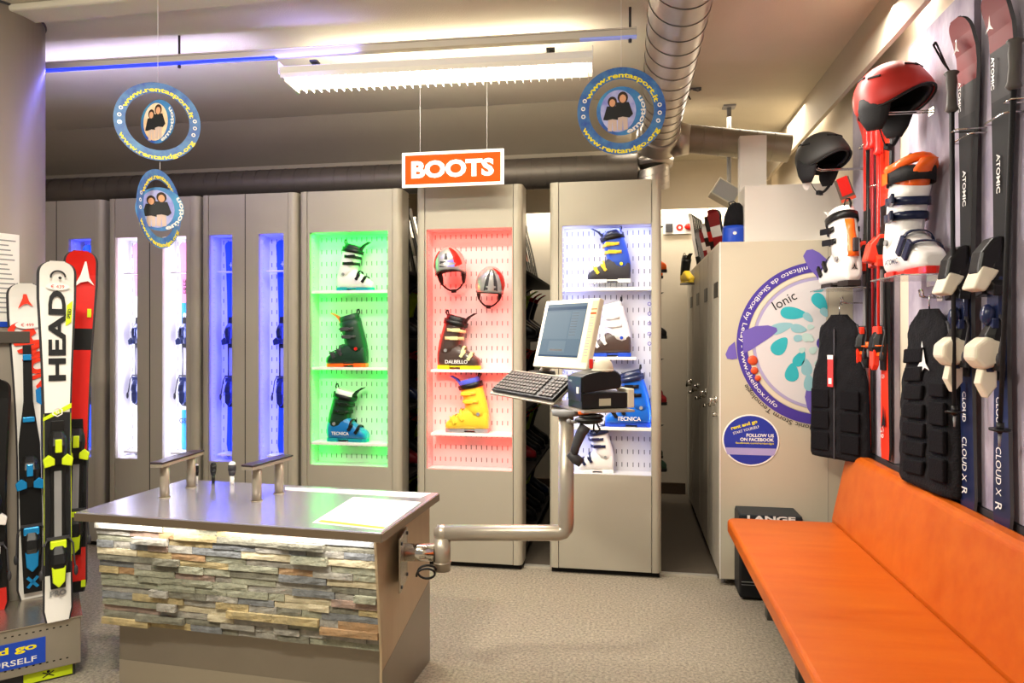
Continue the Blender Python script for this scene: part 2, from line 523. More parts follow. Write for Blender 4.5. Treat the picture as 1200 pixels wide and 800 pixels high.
def cabinet(x0, w, openings, label, shelves=(), group=None):
    """openings: list of (dx0, dx1, led colour name, watts)"""
    t = thing('display_cabinet', label, 'cabinet', (x0, CABY, 0), 0, group)
    cw = 0.058
    # front panel around the openings
    b = MB()
    y0, y1 = 0.0, 0.02
    xs = [cw] + [v for o in openings for v in o[:2]] + [w - cw]
    b.b2(cw, w - cw, y0, y1, ZB, OZ0)
    b.b2(cw, w - cw, y0, y1, OZ1, ZT)
    for i in range(0, len(xs), 2):
        b.b2(xs[i], xs[i + 1], y0, y1, OZ0, OZ1)
    b.build('front_panel', M_CAB, t)
    if len(openings) == 2:
        mid = (openings[0][1] + openings[1][0]) / 2
        MB().b2(mid - 0.0025, mid + 0.0025, -0.0015, 0.001, ZB, ZT).build('panel_seam', M_RACK, t)
    # rounded corner columns
    for sgn, xx in ((1, 0.0), (-1, w)):
        b = MB()
        r = 0.035
        pts = [(xx + sgn * (r - r * math.cos(a)), 0.035 - r * math.sin(a) - 0.004) for a in [R(15 * i) for i in range(7)]]
        pts += [(xx + sgn * (cw - 0.004), -0.004), (xx + sgn * (cw - 0.004), 0.15), (xx, 0.15)]
        if sgn < 0:
            pts = pts[::-1]
        b.prism(pts, ZB, ZT)
        b.build('corner_column', M_CAB_COL, t)
    b = MB(); b.b2(0.01, w - 0.01, 0.03, 0.16, 0.0, ZB)
    b.build('base', M_GAP, t)
    b = MB(); b.b2(0.01, w - 0.01, 0.021, 0.16, ZT - 0.02, ZT - 0.001)
    b.build('top_cap', M_CAB, t)
    for (a, c, led, watts) in openings:
        b = MB()
        b.b2(a, c, DEP, DEP + 0.01, OZ0, OZ1)
        bb = b.build('backboard', M_BACKB, t)
        b = MB()
        nx = max(3, int((c - a) / 0.033))
        for i in range(nx):
            for j in range(19):
                xx = a + (i + 0.5) * (c - a) / nx
                zz = OZ0 + 0.04 + j * 0.0795
                b.b2(xx - 0.0022, xx + 0.0022, DEP - 0.0012, DEP - 0.0002, zz - 0.014, zz + 0.014)
        stuff(b.build('slots', M_DGREY, bb))
        b = MB()
        b.b2(a - 0.008, a, 0.021, DEP, OZ0, OZ1); b.b2(c, c + 0.008, 0.021, DEP, OZ0, OZ1)
        b.b2(a, c, 0.021, DEP, OZ1, OZ1 + 0.008); b.b2(a, c, 0.021, DEP, OZ0 - 0.008, OZ0)
        b.build('recess_lining', M_BACKB, t)
        b = MB()
        for j in range(46):
            zz = OZ0 + 0.03 + j * 0.032
            b.b2(a + 0.0005, a + 0.003, 0.05, 0.056, zz, zz + 0.006)
        stuff(b.build('light_strip', mat('led_' + led, [min(1, q + 0.35) for q in LEDC[led]], 0.4, emit=2.2), t))
        zm = (OZ0 + OZ1) / 2
        wl = watts
        for sx_, dirx in ((a + 0.006, 1), (c - 0.006, -1)):
            area('cabinet_led_light', (x0 + sx_, CABY + 0.045, zm), (dirx, 0.55, 0), OZ1 - OZ0 - 0.03, 0.02, wl, LEDC[led]).rotation_euler = \
                frame((0, 0, 0), (0, 0, 1), Vector((dirx, 0.55, 0)).normalized().cross(Vector((0, 0, 1))) * -1, Vector((-dirx, -0.55, 0))).to_euler()
        if c - a > 0.3:
            area('cabinet_led_light', (x0 + (a + c) / 2, CABY + 0.04, OZ1 - 0.005), (0, 0.4, -1), c - a - 0.03, 0.02, wl * 0.5, LEDC[led])
    for (sx0, sx1, z) in shelves:
        MB().b2(sx0, sx1, 0.012, DEP - 0.0015, z - 0.018, z).build('shelf', M_WPL, t, bevel=0.002)
    # rolling rack body behind the front
    b = MB()
    b.b2(0.03, 0.045, 0.17, 1.95, 0.06, 2.2); b.b2(w - 0.24, w - 0.225, 0.17, 1.95, 0.06, 2.2)
    for z in (0.06, 0.5, 0.95, 1.4, 1.85):
        b.b2(0.03, w - 0.01, 0.17, 1.95, z, z + 0.02)
    b.b2(0.0, w, 0.151, 0.17, 0.06, ZT - 0.03)
    b.build('rack', M_RACK, t)
    return t


SKO = lambda c1, c2, p1, p2: [(0.06, 0.225, c1, p1), (0.415, 0.59, c2, p2)]
cabinet(-4.22, 0.68, SKO('white', 'deep', 2.0, 2.6), 'tall grey ski cabinet beside the round column, with a lit blue slot')
cabinet(-3.50, 0.68, SKO('white', 'white', 3.2, 3.6), 'tall grey ski cabinet with two narrow white-lit openings and pink skis')
cabinet(-2.80, 0.68, SKO('deep', 'deep', 4.0, 4.0), 'tall grey ski cabinet with two narrow blue-lit openings')
cabinet(-2.10, 0.69, [(0.073, 0.60, 'green', 4.3)], 'tall grey cabinet with a green-lit recess holding three ski boots',
        [(0.08, 0.595, 1.734), (0.08, 0.595, 1.24), (0.08, 0.595, 0.755)])
cabinet(-1.31, 0.675, [(0.067, 0.611, 'red', 5.0)], 'tall grey cabinet with a red-lit recess of helmets and boots',
        [(0.09, 0.608, 1.232), (0.09, 0.608, 0.834)])
cabinet(-0.467, 0.667, [(0.078, 0.622, 'blue', 3.4)], 'tall grey cabinet with a bluish white recess, behind the computer arm',
        [(0.085, 0.618, 1.734), (0.085, 0.52, 1.316), (0.085, 0.618, 0.892)])
# side profile of the first cabinets in the row is seen past the column; small grey closing board beyond them
tag(MB().b2(-4.40, -4.24, 4.16, 4.2, 0, 2.36).build('closing_board', M_CAB), 'narrow grey closing board between the column and the first cabinet', 'board')

# ------------------------------------------------------------------ skis
def ski(label, loc, rot, L, wt, ww, wl, segs, group=None, th=0.013, name='ski', cat='ski', tipc=0.05, base=None):
    """local: tail at origin, z up, topsheet faces -y. segs: [(t_start, material)]"""
    t = thing(name, label, cat, loc, rot, group)
    b = MB()
    n = 40
    mats = [base or M_BLACK]
    rows = []
    for i in range(n + 1):
        q = i / n
        rl = wt / L * 0.42
        tt = q / 0.75 * (1 - rl) if q <= 0.75 else (1 - rl) + rl * math.sin(PI / 2 * (q - 0.75) / 0.25)
        if tt < 0.45:
            wd = wl + (ww - wl) * math.sin(PI / 2 * tt / 0.45)
        else:
            wd = ww + (wt - ww) * (1 - math.cos(PI / 2 * min(1, (tt - 0.45) / 0.45))) if tt < 0.9 else wt
        if tt > 1 - rl:
            e = (tt - (1 - rl)) / rl
            wd = wt * max(0.12, 1 - e ** 2.6) ** (1 / 2.6)
        if tt < 0.012:
            wd *= 0.8
        y = -tipc * max(0, (tt - 0.9) / 0.1) ** 2
        tk = th * (1 - 0.5 * abs(tt - 0.5) * 2)
        rows.append((wd / 2, y, tk, tt * L))
    for w_, y, tk, z in rows:
        pass
    vs = []
    for w_, y, tk, z in rows:
        vs += [(-w_, y, z), (w_, y, z), (w_ * 0.86, y - tk, z), (-w_ * 0.86, y - tk, z)]
    ml = []
    for t0, m in segs:
        mats.append(m)
    for i in range(n):
        a, c = 4 * i, 4 * (i + 1)
        zt = (rows[i][3] + rows[i + 1][3]) / 2 / L
        k = 1
        for j, (t0, m) in enumerate(segs):
            if zt >= t0:
                k = j + 1
        b.add([vs[a], vs[a + 1], vs[c + 1], vs[c]], [(0, 1, 2, 3)], 0)
        b.add([vs[a + 1], vs[a + 2], vs[c + 2], vs[c + 1]], [(0, 1, 2, 3)], 0)
        b.add([vs[a + 3], vs[a], vs[c], vs[c + 3]], [(0, 1, 2, 3)], 0)
        b.add([vs[a + 2], vs[a + 3], vs[c + 3], vs[c + 2]], [(0, 1, 2, 3)], k)
    b.add(vs[:4], [(0, 3, 2, 1)], 0)
    b.add(vs[-4:], [(0, 1, 2, 3)], 0)
    o = b.build('ski_body', mats, t)
    return t


def binding(t, zt, zh, acc, acc2=None, s=1.0, brake=True, body=None):
    """toe piece at height zt, heel piece at zh (tail down)"""
    acc2 = acc2 or acc
    body = body or M_BLACK
    b = MB()
    b.prism([(-0.026, zh - 0.12), (0.026, zh - 0.12), (0.03, zh), (0.024, (zt + zh) / 2), (0.03, zt), (0.022, zt + 0.11), (-0.022, zt + 0.11), (-0.03, zt), (-0.024, (zt + zh) / 2), (-0.03, zh)],
            0.009, 0.02, M=frame((0, 0, 0), (1, 0, 0), (0, 0, 1)))
    b.build('plate', M_BLACK, t, bevel=0.002)
    b = MB(); b.b2(-0.013, 0.013, -0.024, -0.0202, zh + 0.08, zt - 0.1); b.build('track', M_GREY, t)
    for nm, z, up in (('toe_piece', zt, 1), ('heel_piece', zh, -1)):
        b = MB()
        # body lofted along z
        prof = [(-0.07, 0.022, 0.026), (-0.04, 0.032, 0.05), (-0.01, 0.036, 0.062), (0.03, 0.033, 0.055), (0.075, 0.024, 0.03)]
        rings = []
        for dz, hw, dp in prof:
            rings.append([(hw * s * x, -0.012 - dp * s * y, z + up * -dz * s) for x, y in ((-1, 0), (-1, 0.6), (-0.6, 1), (0.6, 1), (1, 0.6), (1, 0))])
        b.loft(rings, 0, smooth=False)
        pc = b.build(nm, body, t, bevel=0.004)
        b = MB()
        if up > 0:
            for sg in (-1, 1):
                b.prism([(sg * 0.012, z - 0.075 * s), (sg * 0.05 * s, z - 0.085 * s), (sg * 0.056 * s, z - 0.05 * s), (sg * 0.034 * s, z - 0.03 * s), (sg * 0.012, z - 0.045 * s)],
                        0.022, 0.06 * s, M=frame((0, 0, 0), (1, 0, 0), (0, 0, 1)))
            b.b2(-0.012, 0.012, -0.078 * s, -0.06 * s, z - 0.02, z + 0.035)
        else:
            b.prism([(-0.026 * s, z - 0.02), (0.026 * s, z - 0.02), (0.022 * s, z - 0.09 * s), (0, z - 0.115 * s), (-0.022 * s, z - 0.09 * s)],
                    0.04 * s, 0.066 * s, M=frame((0, 0, 0), (1, 0, 0), (0, 0, 1)))
            b.b2(-0.03 * s, 0.03 * s, -0.05 * s, -0.03 * s, z + 0.05 * s, z + 0.085 * s)
        b.build('wing' if up > 0 else 'lever', acc if up > 0 else acc2, pc, bevel=0.004)
    if brake:
        b = MB()
        for sg in (-1, 1):
            b.tube([(sg * 0.035, -0.03, zh + 0.09), (sg * 0.052, -0.03, zh + 0.06), (sg * 0.056, -0.045, zh - 0.02), (sg * 0.06, -0.05, zh - 0.05)], 0.0035, 6)
            b.ell((sg * 0.06, -0.05, zh - 0.05), (0.008, 0.009, 0.022), 8, 6)
        b.b2(-0.04, 0.04, -0.034, -0.024, zh + 0.083, zh + 0.095)
        b.build('brake', M_DGREY, t)


FZ = lambda dy: frame((0, -dy, 0), (1, 0, 0), (0, 0, 1))


def glyph(t, name, mt, fn, dy=0.0175, label=None):
    b = MB()
    fn(b, FZ(dy))
    o = b.build(name, mt, t)
    if label:
        o['label'] = label
    return o


# skis standing inside the narrow openings
def cab_ski(x, label, segs, zb=0.66, L=1.42, top='none'):
    t = ski(label, (x, CABY + 0.118, zb), 0, L, 0.105, 0.07, 0.095, segs, tipc=0.02)
    binding(t, 0.80, 0.42, M_NAVY, M_NAVY, s=0.95, body=M_NAVY)
    return t


cab_ski(-3.735, 'blue ski with bindings in the slot of the cabinet beside the column', [(0, M_BLUE)])
s1 = cab_ski(-3.345, 'pink-tipped ski half hidden in the left white-lit slot', [(0, M_WPL), (0.75, M_PINK)])
s2 = cab_ski(-2.985, 'pink, white and blue ski in the right white-lit slot', [(0, M_BLUE), (0.2, M_WPL), (0.5, M_BLUE), (0.72, M_PINK)])
glyph(s2, 'lettering', M_WPL, lambda b, M: (b.text('MASTER', M @ Matrix.Translation((0, 0.86, 0)) @ Matrix.Rotation(PI / 2, 4, 'Z'), h=0.035, bold=0.02),))
glyph(s2, 'side_lettering', M_INK, lambda b, M: (b.text('FREE', M @ Matrix.Translation((0, 1.12, 0)) @ Matrix.Rotation(PI / 2, 4, 'Z'), h=0.035, bold=0.02),
                                                 b.text('GS', M @ Matrix.Translation((-0.02, 0.2, 0)), h=0.035, bold=0.02)))
s3 = cab_ski(-2.642, 'deep blue ski in the left slot of the blue-lit cabinet', [(0, M_ROYAL)])
s4 = cab_ski(-2.268, 'deep blue ski in the right slot of the blue-lit cabinet', [(0, M_ROYAL)])
for s_ in (s3, s4):
    glyph(s_, 'cross_mark', M_WPL, lambda b, M: (b.b2(-0.012, 0.012, 1.26, 1.263, -0.0, 0.0005, M=M), b.b2(-0.0015, 0.0015, 1.245, 1.278, 0, 0.0005, M=M)), 0.022)
# little clear supports crossing the ski slots
for si, (a, c) in enumerate(((-3.805, -3.63), (-3.44, -3.275), (-3.085, -2.91), (-2.74, -2.575), (-2.385, -2.21))):
    t = thing('ski_support', 'clear ski support in the ' + ORD[si] + ' narrow lit slot from the column', 'support', ((a + c) / 2, CABY, 0), 0, 'clear supports in the ski slots')
    hw = (c - a) / 2 - 0.002
    b = MB(); b.b2(-hw + 0.04, hw, 0.025, 0.095, 1.865, 1.873); b.build('upper_shelf', M_WPL, t)
    b = MB(); b.b2(-hw + 0.04, hw, 0.025, 0.135, 0.645, 0.655)
    b.build('lower_shelf', M_WPL, t)
    b = MB(); b.prism([(-0.03, 0.645), (0.02, 0.645), (0.0, 0.56 + 0.055)], -0.1, -0.09, M=frame((0, 0, 0), (1, 0, 0), (0, 0, 1)))
    b.build('bracket', M_GREY, t)

# ------------------------------------------------------------------ ski boots
def boot(label, loc, rotz, shell, cuff, liner, buckle, sole, strap=None, s=1.0, side=-1, logo=None, group=None, detail=True, loop=True, tongue=None, tilt=0, pivot=None, name='ski_boot', lev=1.15):
    """local: toe to +x, sole at z=0"""
    t = thing(name, label, 'ski boot', loc, (0, tilt, rotz), group)
    t.scale = (s, s, s)
    n = 18
    e = 0.72

    def sg(v, p):
        return math.copysign(abs(v) ** p, v)
    st = [(-0.137, 0.045, 0.10, 0.022), (-0.134, 0.022, 0.13, 0.035), (-0.12, 0.018, 0.155, 0.042), (-0.08, 0.018, 0.18, 0.046), (-0.03, 0.018, 0.185, 0.047), (0.01, 0.018, 0.168, 0.047),
          (0.045, 0.018, 0.138, 0.05), (0.08, 0.018, 0.11, 0.052), (0.115, 0.018, 0.09, 0.05), (0.14, 0.02, 0.072, 0.04), (0.151, 0.025, 0.058, 0.024)]
    rings = [[(x, w_ * sg(math.cos(2 * PI * i / n), e), (zb + zt) / 2 + (zt - zb) / 2 * sg(math.sin(2 * PI * i / n), e)) for i in range(n)] for x, zb, zt, w_ in st]
    b = MB(); b.loft(rings)
    sh = b.build('shell', shell, t)
    # cuff, open top with its rear higher
    cst = [(0.105, -0.062, 0.078, 0.046), (0.15, -0.058, 0.079, 0.0505), (0.19, -0.05, 0.077, 0.052), (0.235, -0.038, 0.074, 0.053), (0.28, -0.024, 0.073, 0.055), (0.315, -0.013, 0.074, 0.057)]

    def cring(z, cx_, a_, b_, tl, k=1.0, nn=n):
        out = []
        for i in range(nn):
            an = 2 * PI * i / nn
            out.append((cx_ + a_ * k * sg(math.cos(an), 0.85), b_ * k * sg(math.sin(an), 0.85), z - tl * math.cos(an)))
        return out
    tl = [-0.03, -0.01, 0.0, 0.008, 0.014, 0.022]
    b = MB(); b.loft([cring(*c_, q) for c_, q in zip(cst, tl)], caps=(0, 0))
    cf = b.build('cuff', cuff, t, solid=-0.003)
    # liner
    b = MB()
    b.loft([cring(0.27, -0.026, 0.068, 0.05, 0.012), cring(0.325, -0.011, 0.068, 0.052, 0.02), cring(0.35, -0.006, 0.066, 0.05, 0.018), cring(0.352, -0.006, 0.058, 0.043, 0.018), cring(0.30, -0.015, 0.055, 0.04, 0.018)])
    b.build('liner', liner, t)
    # tongue flares forwards
    b = MB()
    rg = []
    for q in range(6):
        z = 0.25 + q * 0.024
        x = 0.038 + q * 0.012 + (0.010 * max(0, q - 3) ** 2)
        hw = 0.036 - 0.002 * q
        rg.append([(x - 0.006 - 0.012 * abs(k) ** 2, hw * k, z) for k in (-1, -0.5, 0, 0.5, 1)] + [(x - 0.014 - 0.012 * abs(k) ** 2, hw * k, z) for k in (1, 0.5, 0, -0.5, -1)])
    b.loft(rg)
    b.build('tongue', tongue or liner, t)
    # sole
    b = MB()
    b.prism([(-0.137, -0.03), (-0.11, -0.036), (-0.055, -0.036), (-0.05, 0.036), (-0.11, 0.036), (-0.137, 0.03)], 0, 0.026)
    b.prism([(0.02, -0.036), (0.12, -0.036), (0.148, -0.026), (0.156, 0), (0.148, 0.026), (0.12, 0.036), (0.02, 0.036)], 0, 0.024)
    b.prism([(-0.06, -0.028), (0.03, -0.028), (0.03, 0.028), (-0.06, 0.028)], 0.012, 0.022)
    b.build('sole', sole, t, bevel=0.003)
    # power strap round the cuff top
    if strap:
        b = MB()
        b.loft([cring(0.29, -0.020, 0.077, 0.060, 0.017), cring(0.322, -0.011, 0.078, 0.061, 0.021)], caps=(0, 0))
        b.build('power_strap', strap, t, solid=0.003)
    if loop:
        b = MB()
        b.tube([(-0.065, -0.012, 0.345), (-0.078, -0.012, 0.375), (-0.075, -0.006, 0.395), (-0.072, 0.006, 0.395), (-0.07, 0.012, 0.375), (-0.06, 0.012, 0.345)], 0.0055, 6, flat=0.6)
        b.build('pull_loop', M_BLACK, t)
    if not detail:
        return t
    # straps and buckles
    specs = [('c', 0.205, -0.045, 0.077, 0.0535, 0.002), ('c', 0.258, -0.030, 0.074, 0.056, 0.010), ('s', 0.035), ('s', 0.085)]
    for sp in specs:
        b = MB()
        if sp[0] == 'c':
            _, z, cx_, a_, b_, tq = sp
            band = []
            for an in range(-110, 111, 20):
                r_ = R(an)
                x, y = cx_ + a_ * 1.05 * sg(math.cos(r_), 0.85), b_ * 1.06 * sg(math.sin(r_), 0.85)
                band.append((x, y, z - tq * math.cos(r_)))
            b.loft([[p for p in [(q_[0], q_[1], q_[2] - 0.009 * lev) for q_ in band]], [(q_[0], q_[1], q_[2] + 0.009 * lev) for q_ in band]], caps=(0, 0), closed=False)
            lv = (cx_ + 0.03, side * (b_ * 1.06 + 0.006), z)
            bu = b.build('buckle', buckle, t, solid=0.003)
            b = MB(); b.box((0, 0, 0), (0.052 * lev, 0.011, 0.021 * lev), M=Matrix.Translation(lv) @ Matrix.Rotation(side * R(18), 4, 'Z'))
            b.box((0.028, 0, 0), (0.02, 0.006, 0.009), M=Matrix.Translation(lv) @ Matrix.Rotation(side * R(18), 4, 'Z'))
            b.build('lever', buckle, bu, bevel=0.003)
        else:
            x = sp[1]
            for i in range(len(st) - 1):
                if st[i][0] <= x <= st[i + 1][0]:
                    f = (x - st[i][0]) / (st[i + 1][0] - st[i][0])
                    zb_, zt_, w_ = [st[i][k] * (1 - f) + st[i + 1][k] * f for k in (1, 2, 3)]
            band = []
            for an in range(0, 181, 18):
                r_ = R(an)
                band.append((x + 0.012 * math.sin(r_), w_ * 1.05 * sg(math.cos(r_), e), (zb_ + zt_) / 2 + (zt_ - zb_) / 2 * 1.06 * sg(math.sin(r_), e)))
            b.loft([[(q_[0] - 0.008, q_[1], q_[2] + 0.003) for q_ in band], [(q_[0] + 0.008, q_[1], q_[2] - 0.003) for q_ in band]], caps=(0, 0), closed=False)
            bu = b.build('buckle', buckle, t, solid=0.003)
            Ml = Matrix.Translation((x + 0.006, side * (w_ + 0.005), (zb_ + zt_) / 2 + 0.018)) @ Matrix.Rotation(R(-52), 4, 'Y')
            b = MB(); b.box((0, 0, 0), (0.044 * lev, 0.011, 0.018 * lev), M=Ml); b.box((0.026, 0, 0), (0.02, 0.006, 0.008), M=Ml)
            b.build('lever', buckle, bu, bevel=0.003)
    b = MB()
    for sd in (-1, 1):
        b.cyl((-0.075, sd * 0.045, 0.125), (-0.075, sd * 0.055, 0.125), 0.011, n=12)
    b.build('pivot', pivot or M_GREY, t)
    if logo:
        txt, lm, x, z, h, which = logo
        yy = side * (0.0535 if which == 's' else 0.0585)
        X = (1, 0, 0) if side < 0 else (-1, 0, 0)
        b = MB(); b.text(txt, frame((x, yy, z), X, (0, 0, 1)), h=h, bold=0.02)
        b.build('lettering', lm, t)
    return t


BY = CABY + 0.072


def bx(u, v):
    return on(u, v, y=BY).x


boot('white ski boot with black buckles and teal sole, top shelf of green recess', (bx(416, 330), BY, 1.7345), 0, M_WPL, M_WPL, M_BLACK, M_BLACK, M_TEAL, strap=M_BLACK, s=0.85)
boot('dark green ski boot with orange heel and sole, middle shelf of green recess', (bx(408, 410), BY, 1.2405), PI, M_DGREEN, M_DGREEN, M_DGREEN, M_DGREY, M_ORANGE, s=0.95, side=1, tongue=M_ORANGE, pivot=M_RED)
boot('blue ski boot with black and green cuff, lowest shelf of green recess', (bx(407, 500), BY, 0.7555), 0, M_BLUE, M_DGREEN, M_WPL, M_BLACK, M_TEAL, strap=M_BLACK, s=0.95, logo=('TECNICA', M_WPL, -0.03, 0.06, 0.022, 's'), tongue=M_BLACK)
boot('brown ski boot with red spine and yellow sole, upper shelf of red recess', (bx(537, 410), BY, 1.2325), 0, M_BROWN, M_BROWN, M_BLACK, mat('pale_lime_metal', 'd5dca0', 0.3), M_YEL, strap=M_BLACK, s=0.95, logo=('DALBELLO', M_WPL, 0.0, 0.05, 0.024, 's'))
boot('yellow ski boot with blue liner, lower shelf of red recess', (bx(549, 490), BY, 0.8345), PI, M_YELB, M_YELB, mat('lilac_blue_liner', '4a58c8', 0.6), M_YELB, M_GREY, strap=M_BLACK, s=0.96, side=1)
boot('blue and black ski boot with yellow trim, top shelf of the bluish white recess', (bx(715, 320), BY, 1.765), PI, M_DGREY, mat('blue_white_cuff', '3355b8', 0.35), M_NAVY, M_YELB, M_WPL, strap=M_BLACK, s=0.9, side=1, tongue=M_BLACK, pivot=M_YEL)
tag(MB().b2(bx(735, 330), bx(690, 330), BY - 0.04, BY + 0.04, 1.7345, 1.764).build('display_block', M_CLEAR, bevel=0.003), 'clear block under the blue and black boot on the top shelf', 'stand')
boot('grey and white ski boot with blue heel, beside the monitor', (bx(715, 410), BY, 1.3165), PI, M_BROWN, M_WPL, M_WPL, M_WPL, M_ROYAL, s=0.92, side=1, pivot=M_ROYAL)
boot('bright blue ski boot with white lettering, behind the receipt printer', (bx(737, 490), BY, 0.8925), PI, mat('azure_shell', '1464c8', 0.3, coat=0.4), mat('azure_shell'), M_NAVY, M_BLACK, M_ROYAL, strap=M_NAVY, s=0.95, side=1, logo=('TECNICA', M_WPL, 0.0, 0.055, 0.026, 's'))
boot('white ski boot with navy liner standing at the bottom of the bluish white recess', (bx(698, 550), BY, 0.6085), PI, M_WPL, M_WPL, M_NAVY, M_NAVY, M_WPL, strap=M_NAVY, s=0.8, side=1)
#@@HELMETS
def helmet(label, loc, rot, shell, size=(0.115, 0.135, 0.12), inner=None, accent=None, group=None, vents=True, s=1.0, strap_z=-0.17, graphics=None, cut=-8, name='ski_helmet'):
    """local: face looks to -y, origin at head centre"""
    inner = inner or M_BLACK
    t = thing(name, label, 'helmet', loc, rot, group)
    t.scale = (s, s, s)
    a, c, h = size
    n = 36

    def ring(e, k, zcut):
        out = []
        for i in range(n):
            an = 2 * PI * i / n
            x, y = a * k * math.cos(e) * math.cos(an), c * k * math.cos(e) * math.sin(an)
            z = h * k * math.sin(e)
            out.append(Vector((x, y, z)))
        return out

    def rim(i, k):
        an = 2 * PI * i / n
        # front (-y) rim sits higher, back lower
        f = -math.sin(an)
        z = -0.028 + 0.045 * max(0, f) ** 1.5 - 0.045 * max(0, -f) - 0.03 * abs(math.cos(an)) ** 3
        e = z / h
        r = math.sqrt(max(0.05, 1 - min(0.9, e * e)))
        x, y = a * k * r * math.cos(an), c * k * r * math.sin(an)
        if f > 0.2:
            y -= 0.012 * f
        return Vector((x, y, z))
    levels = 10
    outer = []
    for j in range(levels + 1):
        q = j / levels
        rg = []
        for i in range(n):
            rm = rim(i, 1)
            e0 = math.asin(max(-0.9, min(0.9, rm.z / h)))
            e = e0 + (PI / 2 * 0.995 - e0) * q
            an = 2 * PI * i / n
            p = Vector((a * math.cos(e) * math.cos(an), c * math.cos(e) * math.sin(an), h * math.sin(e)))
            if q < 0.3 and -math.sin(an) > 0.2:
                p.y -= 0.012 * -math.sin(an) * (1 - q / 0.3)
            rg.append(p)
        outer.append(rg)
    b = MB(); b.loft(outer, caps=(0, 1))
    b.build('shell', shell, t, solid=-0.006)
    b = MB(); b.loft([[p * 0.93 for p in rg] for rg in outer], caps=(0, 1))
    b.build('lining', inner, t, solid=-0.012)
    # rim trim
    b = MB(); b.tube([outer[0][i] * 0.985 for i in range(n)], 0.005, 6, closed=True)
    b.build('rim_trim', accent or inner, t)
    # ear pads
    for sg_ in (-1, 1):
        b = MB()
        rings = []
        for z, y0, y1, w_ in ((-0.02, -0.045, 0.075, 0.012), (-0.06, -0.04, 0.078, 0.016), (-0.10, -0.03, 0.068, 0.016), (-0.135, -0.012, 0.045, 0.010)):
            xx = sg_ * (a * 0.93 - 0.01 - abs(z) * 0.12)
            yc, ry = (y0 + y1) / 2, (y1 - y0) / 2
            rings.append([(xx + w_ * math.cos(2 * PI * k / 12), yc + ry * math.sin(2 * PI * k / 12), z) for k in range(12)])
        b.loft(rings)
        b.build('ear_pad', M_BLACKM, t)
    b = MB()
    pts = []
    for i in range(13):
        q = -1 + 2 * i / 12
        pts.append((q * a * 0.75, -0.0 + 0.0 * q, -0.12 + (strap_z + 0.12) * (1 - q * q)))
    b.tube(pts, 0.007, 6, flat=0.3)
    b.b2(-0.018, 0.018, -0.008, 0.008, strap_z - 0.012, strap_z + 0.01)
    b.build('chin_strap', M_BLACKM, t)
    if vents:
        b = MB()
        for x, e_, an_ in ((0, 50, -90), (0.5, 48, -60), (-0.5, 48, -120), (0.6, 25, 10), (-0.6, 25, 170), (0.6, 30, 45), (-0.6, 30, 135)):
            e, an = R(e_), R(an_)
            p = Vector((a * math.cos(e) * math.cos(an), c * math.cos(e) * math.sin(an), h * math.sin(e)))
            nrm = Vector((p.x / a ** 2, p.y / c ** 2, p.z / h ** 2)).normalized()
            tx = nrm.cross(Vector((0, 0, 1))).normalized()
            b.box((0, 0, 0), (0.05, 0.009, 0.006), M=frame(p, tx, nrm.cross(tx), nrm))
        b.build('vent', M_GAP, t, bevel=0.002)
    if graphics:
        graphics(t, a, c, h)
    return t


def patch(t, a, c, h, e0, e1, a0, a1, m, name, k=1.012):
    b = MB()
    ne, na = 8, 8
    vs = []
    for j in range(ne + 1):
        for i in range(na + 1):
            e, an = R(e0 + (e1 - e0) * j / ne), R(a0 + (a1 - a0) * i / na)
            vs.append((a * k * math.cos(e) * math.cos(an), c * k * math.cos(e) * math.sin(an) - (0.006 if e < 0.3 else 0), h * k * math.sin(e)))
    b.add(vs, [(j * (na + 1) + i, j * (na + 1) + i + 1, (j + 1) * (na + 1) + i + 1, (j + 1) * (na + 1) + i) for j in range(ne) for i in range(na)], smooth=True)
    b.build(name, m, t)


def g1(t, a, c, h):
    patch(t, a, c, h, 12, 78, -62, -28, M_RED, 'red_patch')
    patch(t, a, c, h, 14, 30, -120, -95, M_DGREY, 'dark_patch')
    patch(t, a, c, h, 35, 55, -100, -86, M_DGREY, 'dark_patch')
    patch(t, a, c, h, 12, 32, -90, -62, mat('lilac_print', '8b86d8', 0.4), 'lilac_patch')
    patch(t, a, c, h, 5, 60, -178, -150, M_RED, 'red_patch')


def g2(t, a, c, h):
    patch(t, a, c, h, 5, 85, -118, -102, M_DGREY, 'dark_stripe')
    patch(t, a, c, h, 5, 85, -78, -62, M_DGREY, 'dark_stripe')
    patch(t, a, c, h, 5, 85, -40, -5, M_RED, 'red_patch')


p = on(527.5, 312, y=4.13)
helmet('silver ski helmet with red and lilac graphics, upper left in the red recess', p, (R(24), R(-4), R(4)), M_SILVER, s=0.86, size=(0.115, 0.12, 0.145), graphics=g1, vents=False, strap_z=-0.19)
p = on(574.5, 334, y=4.12)
helmet('silver ski helmet with dark stripes and a red side, lower right in the red recess', p, (R(38), R(3), R(14)), M_SILVER, s=0.82, size=(0.11, 0.12, 0.15), graphics=g2, vents=False, strap_z=-0.20)
for u, v, w_ in ((527, 305, 'upper left'), (574, 328, 'lower right')):
    q = on(u, v, y=4.2)
    h = thing('helmet_peg', 'steel peg behind the ' + w_ + ' helmet in the red recess', 'peg', q, 0, 'helmet pegs in the red recess')
    b = MB(); b.tube([(0, CABY + DEP - q.y - 0.001, 0), (0, -0.02, 0), (0, -0.03, 0.02)], 0.004, 8); b.build('wire', M_CHROME, h)

